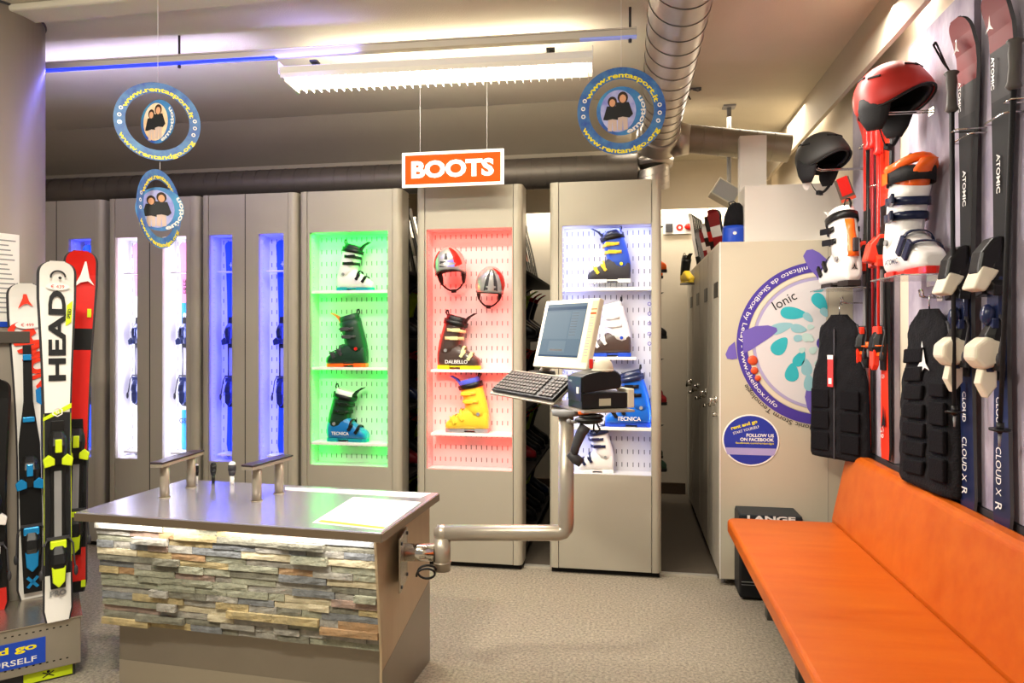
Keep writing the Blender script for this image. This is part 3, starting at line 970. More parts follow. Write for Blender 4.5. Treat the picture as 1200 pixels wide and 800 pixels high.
# small fittings on the right cabinet: five ring marks
b = None
for v in (356, 367.5, 379, 391, 402.5):
    q = on(761, v, y=CABY + DEP - 0.002)
    o = MB(); o.arcband((0, 0), 0.008, 0.012, 0, 2 * PI, 16, M=FRONT(q)); o.arcband((0, 0), 0.008, 0.012, 0, 2 * PI, 16, M=FRONT(q + Vector((0, -0.0005, 0))))
    o = o.build('ring_mark', M_PURPLE2)
    tag(o, {356: 'topmost', 367.5: 'second', 379: 'middle', 391: 'fourth', 402.5: 'lowest'}[v] + ' small violet ring mark at the right of the bluish white recess', 'mark', 'ring marks in the bluish white recess')

#@@DESK
DX, DY, DR = -1.5, 2.685, R(-3.1)
desk = thing('service_desk', 'low ski service desk clad in split slate with brushed metal top', 'desk', (DX, DY, 0), DR)
b = MB(); b.b2(-0.655, 0.652, -0.325, 0.31, 0.712, 0.742)
b.build('worktop', [M_TOP], desk, bevel=0.004)
b = MB(); b.b2(-0.658, 0.655, -0.328, -0.3255, 0.708, 0.738); b.b2(0.6525, 0.656, -0.328, 0.31, 0.708, 0.738)
b.build('worktop_edge', M_EDGE, desk)
b = MB()
b.prism([(-0.262, 0.711), (-0.21, 0.268), (0.28, 0.268), (0.28, 0.711)], -0.612, 0.608, M=frame((0, 0, 0), (0, 1, 0), (0, 0, 1)))
b.build('carcass', mat('cement_board', '5a564e', 0.9), desk)
b = MB()
b.prism([(-0.292, 0.711), (-0.238, 0.262), (-0.238, 0.0), (0.285, 0.0), (0.285, 0.711)], 0.6085, 0.618, M=frame((0, 0, 0), (0, 1, 0), (0, 0, 1)))
b.build('side_panel', M_SIDE, desk)
b = MB()
b.prism([(-0.237, 0.2), (0.284, 0.36), (0.284, 0.0), (-0.237, 0.0)], 0.6185, 0.6195, M=frame((0, 0, 0), (0, 1, 0), (0, 0, 1)))
b.build('side_kick_plate', M_PLINTH, desk)
b = MB(); b.b2(-0.575, 0.607, -0.185, 0.27, 0, 0.267)
b.build('plinth', M_PLINTH, desk)
b = MB(); b.b2(-0.575, 0.607, -0.187, -0.1855, 0.0, 0.10)  # thin paler strip along the bottom of the plinth front
b.build('lower_strip', mat('lower_strip_metal', 'a89d8c', 0.3, 0.5), desk)
b = MB(); b.b2(-0.60, 0.60, -0.30, -0.285, 0.7045, 0.7075)
b.build('light_strip', M_LEDW, desk)
la = area('desk_led_light', (0, 0, 0), (0, 0, -1), 1.18, 0.015, 3.2, (1, 0.95, 0.88))
la.parent = desk
la.location = (0, -0.30, 0.703)
la.rotation_euler = (R(12), 0, 0)
# slate pieces
rs = random.Random(11)
z = 0.2685
row = 0
nst = 0
while z < 0.70:
    rh = rs.uniform(0.0245, 0.029)
    rh = min(rh, 0.711 - z)
    x = -0.61
    while x < 0.605:
        ln = rs.choice([0.08, 0.12, 0.15, 0.17, 0.2, 0.24]) * rs.uniform(0.85, 1.15)
        if 0.605 - (x + ln) < 0.05:
            ln = 0.606 - x
        pr = rs.choice([0.010, 0.012, 0.014, 0.016, 0.018, 0.020, 0.032]) + rs.uniform(0, 0.002)
        zz = z + rh / 2
        yb = -0.21 - (zz - 0.268) * (0.052 / 0.443)
        x0, x1, z0, z1 = x + 0.0006, x + ln - 0.0006, z + 0.0005, z + rh - 0.0005
        nx = 4
        vs, fs = [], []
        for i in range(nx + 1):
            xx = x0 + (x1 - x0) * i / nx
            for k, zq in enumerate((z0, (z0 + z1) / 2, z1)):
                ed = 0.003 if (k != 1 or i in (0, nx)) else 0
                vs.append((xx, yb - pr + rs.uniform(-0.0014, 0.0014) + ed * 0.3, zq + (rs.uniform(-0.0004, 0.0004) if k != 1 else 0)))
        for i in range(nx):
            for k in range(2):
                fs.append((3 * i + k, 3 * i + 3 + k, 3 * i + 4 + k, 3 * i + 1 + k))
        m = len(vs)
        vs += [(x0, yb, z0), (x1, yb, z0), (x1, yb, z1), (x0, yb, z1)]
        fs += [tuple([m, m + 1] + [3 * i for i in range(nx, -1, -1)]), tuple([m + 3, m + 2] + [3 * i + 2 for i in range(nx, -1, -1)][0:0] + [3 * i + 2 for i in range(nx, -1, -1)]),
               (m, 0, 1, 2, m + 3), (m + 1, m + 2, 3 * nx + 2, 3 * nx + 1, 3 * nx)]
        b = MB(); b.add(vs, fs)
        wts = [6, 5, 4, 2.2, 4, 3.6, 3, 1.2]
        b.build('stone', rs.choices(STONE, wts)[0], desk)
        nst += 1
        x += ln
    z += rh
print('stones', nst)


def desk_pt(u, v, z):
    q = on(u, v, z=z)
    q = Vector((q.x - DX, q.y - DY, 0))
    c, s = math.cos(-DR), math.sin(-DR)
    return Vector((q.x * c - q.y * s, q.x * s + q.y * c, z))


def desk_world(x, y, z):
    c, s = math.cos(DR), math.sin(DR)
    return Vector((DX + x * c - y * s, DY + x * s + y * c, z))


# film and paper lying on the counter
pa = [on(u, v, z=0.7435) for u, v in ((366, 612), (448, 621), (493, 588), (414, 582))]
o = MB(); o.add([p for p in pa] + [p - Vector((0, 0, 0.001)) for p in pa], [(0, 1, 2, 3), (7, 6, 5, 4), (0, 4, 5, 1), (1, 5, 6, 2), (2, 6, 7, 3), (3, 7, 4, 0)])
form = thing('order_form', 'pale order form sheet with orange line on the right of the counter', 'paper', (0, 0, 0), 0)
o.build('sheet', M_FILM, form)
pb = [on(u, v, z=0.7439) for u, v in ((372, 611), (449, 619.5), (452, 617.5), (377, 609))]
MB().add(pb, [(0, 1, 2, 3)]).build('orange_line', mat('orange_print', 'e8a23a', 0.5), form)
pc = [on(u, v, z=0.7436) for u, v in ((334, 570.5), (334, 574), (492, 583), (505, 577.5))]
tag(MB().add(pc + [p - Vector((0, 0, 0.001)) for p in pc], [(0, 1, 2, 3), (4, 5, 6, 7), (0, 4, 5, 1), (1, 5, 6, 2), (2, 6, 7, 3), (3, 7, 4, 0)]).build('counter_strip', M_FILM),
    'long pale strip lying along the back edge of the counter', 'paper')

# ski rests: bar on two round posts
for lab, (u1, v1), (u2, v2) in (('left metal ski rest with a dark padded bar on the counter', (193, 583), (224, 571)), ('right metal ski rest with a dark padded bar on the counter', (301, 587), (327, 578))):
    p1, p2 = on(u1, v1, z=0.742), on(u2, v2, z=0.742)
    d = (p2 - p1); d.z = 0
    L_ = d.length
    rt = thing('ski_rest', lab, 'rest', ((p1 + p2) / 2), math.atan2(d.y, d.x))
    hh = 0.142
    for sg_ in (-1, 1):
        b = MB(); b.cyl((sg_ * L_ / 2, 0, 0), (sg_ * L_ / 2, 0, hh), 0.0195, n=24)
        b.cyl((sg_ * L_ / 2, 0, 0), (sg_ * L_ / 2, 0, 0.004), 0.024, n=24)
        b.build('post', mat('post_metal', 'a79b88', 0.35, 0.4), rt)
    b = MB(); b.b2(-L_ / 2 - 0.06, L_ / 2 + 0.06, -0.028, 0.028, hh, hh + 0.014); b.build('bar', mat('post_metal'), rt, bevel=0.002)
    b = MB(); b.b2(-L_ / 2 - 0.062, L_ / 2 + 0.062, -0.030, 0.030, hh + 0.0145, hh + 0.022); b.build('pad', mat('brown_rubber', '3a3033', 0.28), rt, bevel=0.002)
# small clamps on the counter
for i, (lab, u, v, tops, w_, h_) in enumerate((('thin black clamp with white foot beside the left ski rest post', 231, 567, M_BLACK, 0.008, 0.10), ('slim black clamp on the counter between the two ski rests', 250, 566, M_BLACK, 0.014, 0.10), ('black clamp with round white head on the counter', 272, 567, M_DGREY, 0.018, 0.105))):
    p = on(u, v, z=0.742)
    t = thing('clamp', lab, 'clamp', p)
    b = MB(); b.cyl((0, 0, 0), (0, 0, h_ * 0.4), w_ * 0.55, n=16); b.build('foot', M_WPL if i != 1 else M_BLACK, t)
    b = MB(); b.cyl((0, 0, h_ * 0.4), (0, 0, h_ * 0.62), w_ * 0.75, w_, n=16); b.cyl((0, 0, h_ * 0.62), (0, 0, h_ * 0.88), w_, n=16); b.build('grip', tops, t)
    b = MB(); b.ell((0, 0, h_ * 0.9), (w_ * 0.9, w_ * 0.9, w_ * 0.7), 16, 8); b.build('head', M_WPL if i != 1 else M_BLACK, t)

#@@ARM
p0 = on(484, 651, x=desk_world(0.618, -0.08, 0).x)
arm = thing('monitor_arm', 'swivelling pipe arm on the desk side that carries the computer tray', 'arm', (-0.717, 2.60, 0), YAW)
yy = 2.60
# local x runs right along the picture plane, y away
b = MB()
Mp = frame((0, 0, 0), (1, 0, 0), (0, 1, 0))
b.b2(-0.155, -0.147, -0.10, 0.07, 0.47, 0.675)
b.build('wall_plate', M_STEEL, arm, bevel=0.002)
b = MB()
for yq in (-0.085, 0.055):
    for zq in (0.49, 0.655):
        b.cyl((-0.147, yq, zq), (-0.142, yq, zq), 0.007, n=10)
b.build('bolts', M_DGREY, arm)
b = MB(); b.cyl((-0.147, 0, 0.595), (-0.03, 0, 0.595), 0.034, n=24)
b.build('stub', M_CHROME, arm)
b = MB(); b.cyl((0, 0, 0.525), (0, 0, 0.655), 0.033, n=24); b.cyl((0, 0, 0.555), (0, 0, 0.56), 0.035, n=24)
b.build('pivot_sleeve', M_PIPE, arm)
AX = 0.487
pts = [(-0.02, 0, 0.672), (AX - 0.03, 0, 0.672), (AX - 0.012, 0, 0.677), (AX - 0.003, 0, 0.690), (AX, 0, 0.71), (AX, 0, 1.145)]
b = MB(); b.tube(pts, 0.031, 24); b.build('pipe', M_PIPE, arm)
b = MB(); b.ell((0.0, 0, 0.672), (0.034, 0.033, 0.032), 20, 10); b.build('elbow', M_PIPE, arm)
b = MB()
b.tube([(-0.055 + 0.034 * math.cos(a / 3), -0.03 - 0.002 * a, 0.535 + 0.022 * math.sin(a / 3)) for a in range(0, 30)], 0.0045, 8)
b.build('cable_loop', M_BLACK, arm)
# tray
TZ = 1.163
tray = thing('computer_tray', 'flat metal tray on the pipe arm under keyboard and printer', 'tray', (0, 0, 0), 0)
tc = [on(u, v, z=TZ) for u, v in ((646, 473), (684, 482), (744, 480))]
tc = [tc[0], tc[1], tc[2], tc[2] + (tc[2] - tc[1]).normalized().cross(Vector((0, 0, -1))) * 0.24, tc[0] + Vector((0.05, 0.2, 0))]
b = MB(); b.prism([(p.x, p.y) for p in tc], TZ - 0.008, TZ); b.build('plate', M_TRAYM, tray, bevel=0.001)
# the keyboard wing slopes up to the back
Kx = on(649, 470.5, z=1.183)
kk = (1.183 - EYE) / ray(649, 470.5).z
K0 = Vector((0, 0, EYE)) + ray(577, 458) * (kk + 0.372)
kx = (Kx - K0).normalized()
rD = ray(601, 436)
kD = (K0 - Vector((0, 0, EYE))).dot(kx) / rD.dot(kx)
KDp = Vector((0, 0, EYE)) + rD * kD
ky = (KDp - K0).normalized()
KM = frame(K0, kx, ky)
KW, KD = (Kx - K0).length, (KDp - K0).length
b = MB(); b.b2(-0.012, KW + 0.004, -0.012, KD + 0.02, -0.012, -0.004, M=KM); b.build('keyboard_wing', M_TRAYM, tray, bevel=0.001)
MB_ = Vector((-0.378, 3.08, 1.266))
b = MB(); b.b2(MB_.x - 0.11, MB_.x + 0.11, MB_.y - 0.05, MB_.y + 0.08, 1.258, 1.2655); b.cyl((MB_.x + 0.08, MB_.y - 0.05, TZ - 0.02), (MB_.x + 0.08, MB_.y - 0.05, 1.258), 0.012, n=10); b.build('monitor_riser', M_TRAYM, tray)
b = MB(); b.prism([(-0.30, 2.70), (-0.18, 2.75), (-0.25, 3.05), (-0.33, 3.05)], TZ - 0.02, TZ - 0.0085); b.build('support_plate', M_TRAYM, tray)
p = on(664, 480, z=TZ)
b = MB(); b.cyl((-0.235, 2.68, TZ - 0.03), (-0.235, 2.68, TZ - 0.0085), 0.055, 0.06, n=24); b.build('swivel', M_GREY, tray)
# keyboard
kb = thing('keyboard', 'dark keyboard with pale keys on the left wing of the tray', 'keyboard', (0, 0, 0))
kb.matrix_world = KM
b = MB(); b.b2(0, KW, 0, KD, -0.0035, 0.012); b.build('body', M_BLACK, kb, bevel=0.003)
b = MB()
for r_ in range(6):
    for c_ in range(19):
        if c_ == 14:
            continue
        x0, y0 = 0.012 + c_ * (KW - 0.024) / 19, 0.010 + r_ * (KD - 0.02) / 6
        b.b2(x0, x0 + (KW - 0.024) / 19 * 0.78, y0, y0 + (KD - 0.02) / 6 * 0.74, 0.0125, 0.018)
stuff(b.build('keys', mat('worn_keys', '4d4642', 0.5), kb))
# printer
pq = on(682, 480, z=TZ)
Lf = on(655, 471, z=TZ) - pq
Lr = on(732, 476.5, z=TZ) - pq
ang = math.atan2(Lr.y, Lr.x)
pr = thing('receipt_printer', 'black receipt printer with a sticker on its side, right on the tray', 'printer', (pq.x, pq.y, TZ), R(28))
w_, d_ = 0.195, 0.135
b = MB(); b.prism([(0, 0), (w_, 0), (w_, d_), (0, d_)], 0.0005, 0.062); b.build('base', M_BLACK, pr, bevel=0.004)
b = MB()
rg = []
prof = [(0.0, 0.063), (0.0, 0.125), (0.02, 0.135), (0.10, 0.150), (0.145, 0.145), (0.165, 0.13), (0.172, 0.10), (0.165, 0.078)]
b.prism(prof, -d_ * 1.0, -0.0, M=frame((0, 0, 0), (1, 0, 0), (0, 0, 1)))
b.build('lid', M_BLACK, pr, bevel=0.006)
b = MB(); b.b2(-0.003, 0.0, 0.004, d_ - 0.004, 0.03, 0.125); b.build('front_cover', mat('slate_plastic', '2b2f3a', 0.35), pr, bevel=0.001)
b = MB(); b.b2(-0.006, -0.0035, 0.02, 0.04, 0.06, 0.085); b.build('release_button', M_WPL, pr)
b = MB(); b.b2(0.072, 0.122, -0.0012, -0.0002, 0.012, 0.040); b.build('rating_label', mat('beige_sticker', 'b5ab95', 0.5), pr)
b = MB(); b.b2(w_ - 0.002 + 0.002, w_ + 0.03, 0.0, d_ * 0.7, 0.0005, 0.075); b.build('power_unit', M_CREAMP, pr, bevel=0.004)
b = MB(); b.text('EPSON', frame((-0.0032, 0.105, 0.105), (0, -1, 0), (0, 0, 1)), h=0.007); b.build('lettering', M_WPL, pr)
# round white scanner dome + red tag
q = on(702, 434, z=TZ + 0.155)
pd = thing('scanner_dome', 'rounded cream desk scanner standing on the black receipt printer', 'scanner', (pr.location.x + 0.075, pr.location.y + 0.085, TZ + 0.142))
b = MB(); b.ell((0, 0, 0.012), (0.042, 0.042, 0.045), 20, 12, v0=-15); b.cyl((0, 0, 0.002), (0, 0, 0.012), 0.045, 0.042, n=20); b.build('dome', M_CREAMP, pd)
b = MB(); b.b2(-0.052, -0.036, -0.02, 0.0, 0.012, 0.05); b.build('red_tab', M_RED, pd, bevel=0.003)
# monitor
mon = thing('computer_monitor', 'cream flat monitor showing a blue booking window above the keyboard', 'monitor', MB_)
yawm = R(-45.3)
b = MB(); b.cyl((-0.005, 0, 0.001), (-0.005, 0, 0.02), 0.065, 0.06, n=28); b.build('foot', M_BLACK, mon, bevel=0.002)
cen = Vector((-0.265, 2.941, 1.455))
Wm, Hm = 0.362, 0.305
lean = R(14.7)
xa = Vector((math.cos(yawm), math.sin(yawm), 0))
back = Vector((-math.sin(yawm), math.cos(yawm), 0))
up = Vector((0, 0, 1)) * math.cos(lean) + back * math.sin(lean)
MM = frame(cen - Vector(mon.location), xa, up, xa.cross(up))
b = MB(); b.box((0, 0, -0.014), (Wm, Hm, 0.028), M=MM)
b.build('bezel', M_CREAMP, mon, bevel=0.005)
b = MB(); b.box((0, -0.0, -0.042), (Wm * 0.6, Hm * 0.6, 0.03), M=MM); b.build('rear_housing', M_CREAMP, mon, bevel=0.01)
b = MB(); b.tube([(0.0, 0, 0.015), (0.02, 0.0, 0.045), (cen - Vector(mon.location)) - up * 0.13 + back * 0.03], 0.018, 12); b.build('neck', M_CREAMP, mon)
b = MB(); b.box((-0.022, 0.015, 0.0005), (Wm * 0.74, Hm * 0.78, 0.001), M=MM)
scr = b.build('screen', M_SCREEN, mon)
sx0, sx1, sy0, sy1 = -0.022 - Wm * 0.37, -0.022 + Wm * 0.37, 0.015 - Hm * 0.39, 0.015 + Hm * 0.39
b = MB()
b.b2(sx0, sx1, sy1 - 0.028, sy1 - 0.014, 0.0012, 0.0014, M=MM); b.b2(sx0, sx1, sy0, sy0 + 0.008, 0.0012, 0.0014, M=MM)
b.build('title_bar', M_SCREEN2, scr)
b = MB()
b.b2(sx0 + 0.004, 0.02, sy0 + 0.08, sy1 - 0.035, 0.0012, 0.0014, M=MM)
b.b2(0.024, sx1 - 0.004, sy0 + 0.08, sy1 - 0.035, 0.0012, 0.0014, M=MM)
b.b2(sx0 + 0.06, 0.02, sy0 + 0.02, sy0 + 0.07, 0.0012, 0.0014, M=MM)
b.build('window_panes', M_SCREEN3, scr)
b = MB()
for i in range(9):
    b.b2(0.028, 0.035 + 0.035, sy1 - 0.045 - i * 0.012, sy1 - 0.0435 - i * 0.012, 0.0016, 0.0018, M=MM)
b.b2(sx0 + 0.075, 0.005, sy0 + 0.026, sy0 + 0.034, 0.0016, 0.0018, M=MM)
stuff(b.build('text_rows', M_DGREY, scr))
b = MB(); b.b2(Wm / 2 - 0.038, Wm / 2 - 0.004, -Hm / 2 + 0.03, Hm / 2 - 0.012, 0.0003, 0.001, M=MM)
st_ = b.build('sticker_column', mat('pale_yellow_paper', 'e2cf94', 0.6), mon)
b = MB(); b.b2(Wm / 2 - 0.038, Wm / 2 - 0.004, Hm / 2 - 0.070, Hm / 2 - 0.062, 0.0012, 0.0015, M=MM); b.b2(Wm / 2 - 0.038, Wm / 2 - 0.004, Hm / 2 - 0.05, Hm / 2 - 0.046, 0.0012, 0.0015, M=MM)
b.build('red_lines', M_SIGNR, st_)
b = MB()
for i in range(14):
    b.b2(Wm / 2 - 0.034, Wm / 2 - 0.010, Hm / 2 - 0.085 - i * 0.0125, Hm / 2 - 0.0815 - i * 0.0125, 0.0012, 0.0015, M=MM)
stuff(b.build('text_rows', M_GREY, st_))
# hand scanner hanging under the tray
hs = thing('barcode_scanner', 'dark grey pistol barcode scanner hanging in a holder under the tray', 'scanner', on(690, 492, y=2.60), YAW)
b = MB()
b.ell((0.0, 0, 0.0), (0.055, 0.04, 0.016), 20, 10); b.ell((0.01, 0, 0.014), (0.048, 0.034, 0.012), 20, 8)
b.build('holder', M_BLACK, hs)
b = MB()
b.tube([(-0.012, 0, -0.022), (-0.03, 0, -0.05), (-0.05, -0.005, -0.10), (-0.06, -0.008, -0.135)], [0.022, 0.020, 0.0165, 0.016], 16)
b.build('handle', M_DGREY, hs)
b = MB()
b.tube([(-0.078, -0.01, -0.125), (-0.052, -0.01, -0.145), (-0.03, -0.01, -0.16)], [0.012, 0.02, 0.018], 14); b.build('head', M_DGREY, hs)
b = MB(); b.tube([(0.03, 0, -0.012), (0.042, 0, -0.035), (0.03, 0, -0.05), (0.018, 0, -0.035), (0.02, 0, -0.012)], 0.004, 6); b.build('cable_loop', M_BLACK, hs)
b = MB(); b.ell((-0.075, 0, -0.005), (0.010, 0.010, 0.009), 12, 8); b.cyl((-0.075, 0, -0.005), (-0.045, 0, -0.008), 0.006, n=8); b.build('clamp_screw', M_GREY, hs)
b = MB(); b.b2(-0.04, 0.0, -0.015, 0.015, 0.022, 0.034); b.build('orange_tab', M_ORANGE, hs, bevel=0.003)
#@@LEFTSKIS
# low metal display box turned round the column; its front edge runs through two measured points
f0, f1 = on(0, 741, z=0.25), on(95, 722, z=0.25)
dirx = (f1 - f0); dirx.z = 0; dirx.normalize()
fa = math.atan2(dirx.y, dirx.x)
box = thing('display_plinth', 'low brushed metal plinth with a blue sign, under the standing skis', 'plinth', (f1.x, f1.y, 0), fa)
BL, BD = 0.9, 0.36
b = MB(); b.b2(-BL, 0, 0.0, BD, 0.055, 0.25); b.build('body', mat('plinth_box_metal', 'a79f92', 0.32, 0.6, noise=0.06, nscale=6), box, bevel=0.003)
b = MB(); b.b2(-BL - 0.004, 0.006, -0.006, BD, 0.2505, 0.256); b.build('top_sheet', M_STEEL, box, bevel=0.001)
b = MB(); b.b2(-BL, -0.02, 0.025, BD - 0.02, 0, 0.0545); b.build('foot', M_DGREY, box)
b = MB()
for i in range(36):
    for z_ in (0.085, 0.222):
        x_ = -BL + 0.03 + i * (BL - 0.06) / 36
        b.b2(x_, x_ + 0.008, -0.0008, -0.0002, z_, z_ + 0.005)
stuff(b.build('slots', M_GAP, box))
b = MB(); b.b2(-0.75, -0.125, -0.003, -0.0005, 0.092, 0.197); sgn = b.build('sign_panel', M_ROYAL, box)
b = MB(); b.text('rent and go', frame((-0.155, -0.0035, 0.148), (1, 0, 0), (0, 0, 1)), w=0.34, h=0.036, bold=0.03, anchor='x')
for k in range(len(b.v)):
    b.v[k] = (b.v[k][0] - 0.34, b.v[k][1], b.v[k][2])
b.build('lettering', M_YEL, sgn)
b = MB(); b.text('START YOURSELF', frame((-0.155 - 0.37, -0.0035, 0.105), (1, 0, 0), (0, 0, 1)), w=0.37, h=0.023, bold=0.01, anchor='x'); b.build('small_lettering', M_WPL, sgn)
b = MB(); b.b2(-0.2, -0.03, 0.02, 0.0245, 0.008, 0.05); yl = b.build('yellow_sticker', M_LIME, box)
b = MB()
for s_ in (-1, 1):
    b.box((0, 0, 0), (0.045, 0.004, 0.001), M=frame((-0.115, 0.0195, 0.029), (1, 0, 0), (0, 0, 1)) @ Matrix.Rotation(s_ * R(28), 4, 'Z'))
b.disc((-0.115, 0.040), 0.006, M=frame((0, 0.0192, 0), (1, 0, 0), (0, 0, 1)))
b.build('crossed_skis_mark', M_INK, yl)
fdir = Vector((-math.sin(fa), math.cos(fa), 0))      # away from the viewer
# grey board behind the skis with a dark rail on it
bp = f1 - dirx * 0.16 + fdir * 0.42
bd = thing('ski_leaning_board', 'grey upright board with a dark rail, behind the standing skis', 'board', (bp.x, bp.y, 0.0), fa)
b = MB(); b.b2(-0.62, 0.0, 0, 0.018, 0, 1.41); b.build('panel', mat('board_grey', '8e8478', 0.5), bd)
b = MB(); b.b2(-0.62, -0.02, -0.03, 0.018, 1.411, 1.465); b.build('rail', mat('dark_bronze_rail', '4b433c', 0.4), bd, bevel=0.003)


def left_ski(label, u, vb, vt, zb, uface, segs, w, L=None, off=0, lean=3.0, yaw=0, name='ski', top_u=None):
    p = on(u, vb, z=zb)
    k = (Vector((p.x, p.y, 0))).dot(Vector((-SA, CA, 0)))
    zt = EYE + (HV - vt) / FPX * (k + 0.05)
    return p, zt - zb


def lski(label, u, vb, vt, wt, ww, wl, segs, roll=0, yaw=0, lean=3):
    p, L = left_ski('', u, vb, vt, 0.2562, 0, None, 0)
    a_ = math.atan2(p.x, p.y)          # face back to the camera
    t = ski(label, (p.x, p.y, 0.2562), (R(-lean), R(roll), a_ * -1 + R(yaw)), L / math.cos(R(lean)), wt, ww, wl, segs, tipc=0.035, base=M_DGREY)
    return t, L


# main white ski with big black lettering, nearest
hd, L = lski('tall white and black ski with big black letters and yellow binding, front of the group', 68, 727, 307, 0.142, 0.098, 0.108, [(0, M_WPL), (0.135, M_INK), (0.585, M_WPL)], yaw=4)
print('head L', L)
zf = lambda v: (727 - v) / (727 - 307) * L
binding(hd, zf(525), zf(655), M_LIME, M_LIME, s=0.95)
DYS = 0.0168
glyph(hd, 'large_lettering', M_INK, lambda b, M: b.text('HEAD', M @ Matrix.Translation((0.0, zf(394), 0)) @ Matrix.Rotation(PI / 2, 4, 'Z'), w=(448 - 341) / 420 * L, h=0.062, bold=0.035), 0.0155)
glyph(hd, 'arch_mark', M_INK, lambda b, M: (b.arcband((0.003, zf(325)), 0.022, 0.029, R(0), R(190), 18, M=M), b.disc((0.010, zf(326)), 0.006, M=M)), 0.034)
glyph(hd, 'price_note', M_WPL, lambda b, M: b.disc((0.002, zf(336)), 0.042, 0.015, M=M), 0.0225)
glyph(hd, 'note_writing', M_RED, lambda b, M: b.text('€ 439', M @ Matrix.Translation((0.002, zf(336), 0)), h=0.015), 0.0232)
glyph(hd, 'yellow_chevron', M_LIME, lambda b, M: b.poly([(-0.05, zf(494)), (-0.05, zf(490)), (0.0, zf(482)), (0.05, zf(474)), (0.05, zf(480)), (0.0, zf(487))], M=M), 0.0158)
glyph(hd, 'hexagon_mark', M_WPL, lambda b, M: (b.arcband((0, zf(484)), 0.016, 0.021, R(30), R(390), 6, M=M), b.text('G', M @ Matrix.Translation((0, zf(484), 0)), h=0.014, bold=0.03)), 0.0165)
glyph(hd, 'yellow_block', M_LIME, lambda b, M: b.poly([(0.030, zf(383)), (0.051, zf(378)), (0.056, zf(352)), (0.035, zf(358))], M=M), 0.0157)
glyph(hd, 'speed_lettering', M_INK, lambda b, M: b.text('SPEED', M @ Matrix.Translation((0.043, zf(368), 0)) @ Matrix.Rotation(R(83), 4, 'Z'), h=0.012, bold=0.03), 0.0163)
glyph(hd, 'tail_lettering', M_GREY, lambda b, M: b.text('PRO', M @ Matrix.Translation((0.0, zf(694), 0)), h=0.024, bold=0.05), 0.0150)
glyph(hd, 'edge_line', M_LIME, lambda b, M: (b.b2(-0.048, -0.0465, zf(660), zf(486), 0, 0.0005, M=M), b.b2(0.0465, 0.048, zf(660), zf(486), 0, 0.0005, M=M)), 0.0155)

# white and red ski with touring binding
nm, L2 = lski('white ski with red diagonal lettering and blue touring binding, left of the tall ski', 39, 700, 333, 0.145, 0.1, 0.125, [(0, M_WPL)], yaw=0, roll=-1.2)
zg = lambda v: (700 - v) / (700 - 333) * L2
binding(nm, zg(552), zg(638), M_CYAN, M_CYAN, s=0.98)
b = MB()
b.prism([(-0.034, 0.03), (0.034, 0.03), (0.042, zg(600)), (0.04, zg(520)), (0.018, zg(470)), (0.016, zg(405)), (-0.016, zg(405)), (-0.018, zg(470)), (-0.04, zg(520)), (-0.042, zg(600))], 0.0215, 0.028, M=frame((0, 0, 0), (1, 0, 0), (0, 0, 1)))
b.build('long_rail', M_BLACK, nm, bevel=0.002)
b = MB(); b.b2(-0.016, 0.016, -0.045, -0.0285, zg(423), zg(416)); b.b2(-0.022, 0.022, -0.04, -0.0285, zg(495), zg(489)); b.build('blue_blocks', M_CYAN, nm, bevel=0.003)
b = MB()
for s_ in (-1, 1):
    b.box((0, 0, 0), (0.06, 0.012, 0.004), M=frame((0, -0.0305, zg(680)), (1, 0, 0), (0, 0, 1)) @ Matrix.Rotation(s_ * R(50), 4, 'Z'))
b.build('blue_cross', M_CYAN, nm)
glyph(nm, 'red_spike_mark', M_OR_SKI, lambda b, M: b.poly([(-0.004, zg(337)), (0.012, zg(353)), (0.028, zg(360)), (0.006, zg(356)), (-0.008, zg(357)), (-0.03, zg(362)), (-0.012, zg(350))], M=M), 0.0225)
glyph(nm, 'price_note', M_WPL, lambda b, M: b.disc((0.004, zg(381)), 0.046, 0.018, M=M), 0.0232)
glyph(nm, 'note_writing', M_RED, lambda b, M: b.text('€ 499', M @ Matrix.Translation((0.004, zg(381), 0)), h=0.015), 0.0238)
glyph(nm, 'red_lettering', M_OR_SKI, lambda b, M: (b.text('NOMAD', M @ Matrix.Translation((0.022, zg(415), 0)) @ Matrix.Rotation(R(112), 4, 'Z'), w=0.31, h=0.10, bold=0.06),), 0.0178)
glyph(nm, 'blue_block', M_BLUE, lambda b, M: b.poly([(0.028, zg(458)), (0.048, zg(454)), (0.05, zg(476)), (0.03, zg(472))], M=M), 0.0185)

# red and white ski behind
rd, L3 = lski('red and white ski with black binding, behind the tall white ski', 86, 694, 294, 0.14, 0.095, 0.11, [(0, M_BLACK), (0.03, M_RED), (0.13, M_BLACK), (0.3, M_INK), (0.4, M_RED), (0.7, M_BLACK), (0.78, M_RED)], roll=1.0, yaw=-3)
zh = lambda v: (694 - v) / (694 - 294) * L3
binding(rd, zh(520), zh(620), M_LIME, M_LIME, s=0.95)
glyph(rd, 'white_spike_mark', M_WPL, lambda b, M: b.poly([(0.02, zh(302)), (0.036, zh(325)), (0.056, zh(334)), (0.03, zh(329)), (0.0, zh(331)), (-0.03, zh(338)), (0.0, zh(322))], M=M), 0.024)
glyph(rd, 'yellow_mark', M_LIME, lambda b, M: (b.b2(0.03, 0.046, zh(372), zh(362), 0, 0.0006, M=M), b.b2(0.03, 0.048, zh(688), zh(680), 0, 0.0006, M=M)), 0.0175)
# ski mostly outside the frame on the left
p = on(-9, 716, z=0.2562)
lf = ski('red and black ski cut off by the left edge of the picture', (p.x, p.y, 0.2562), (R(-3), 0, R(45)), 1.0, 0.13, 0.1, 0.12, [(0, M_RED), (0.1, M_BLACK)], tipc=0.02)
binding(lf, 0.45, 0.2, M_WPL, M_WPL, s=0.95)

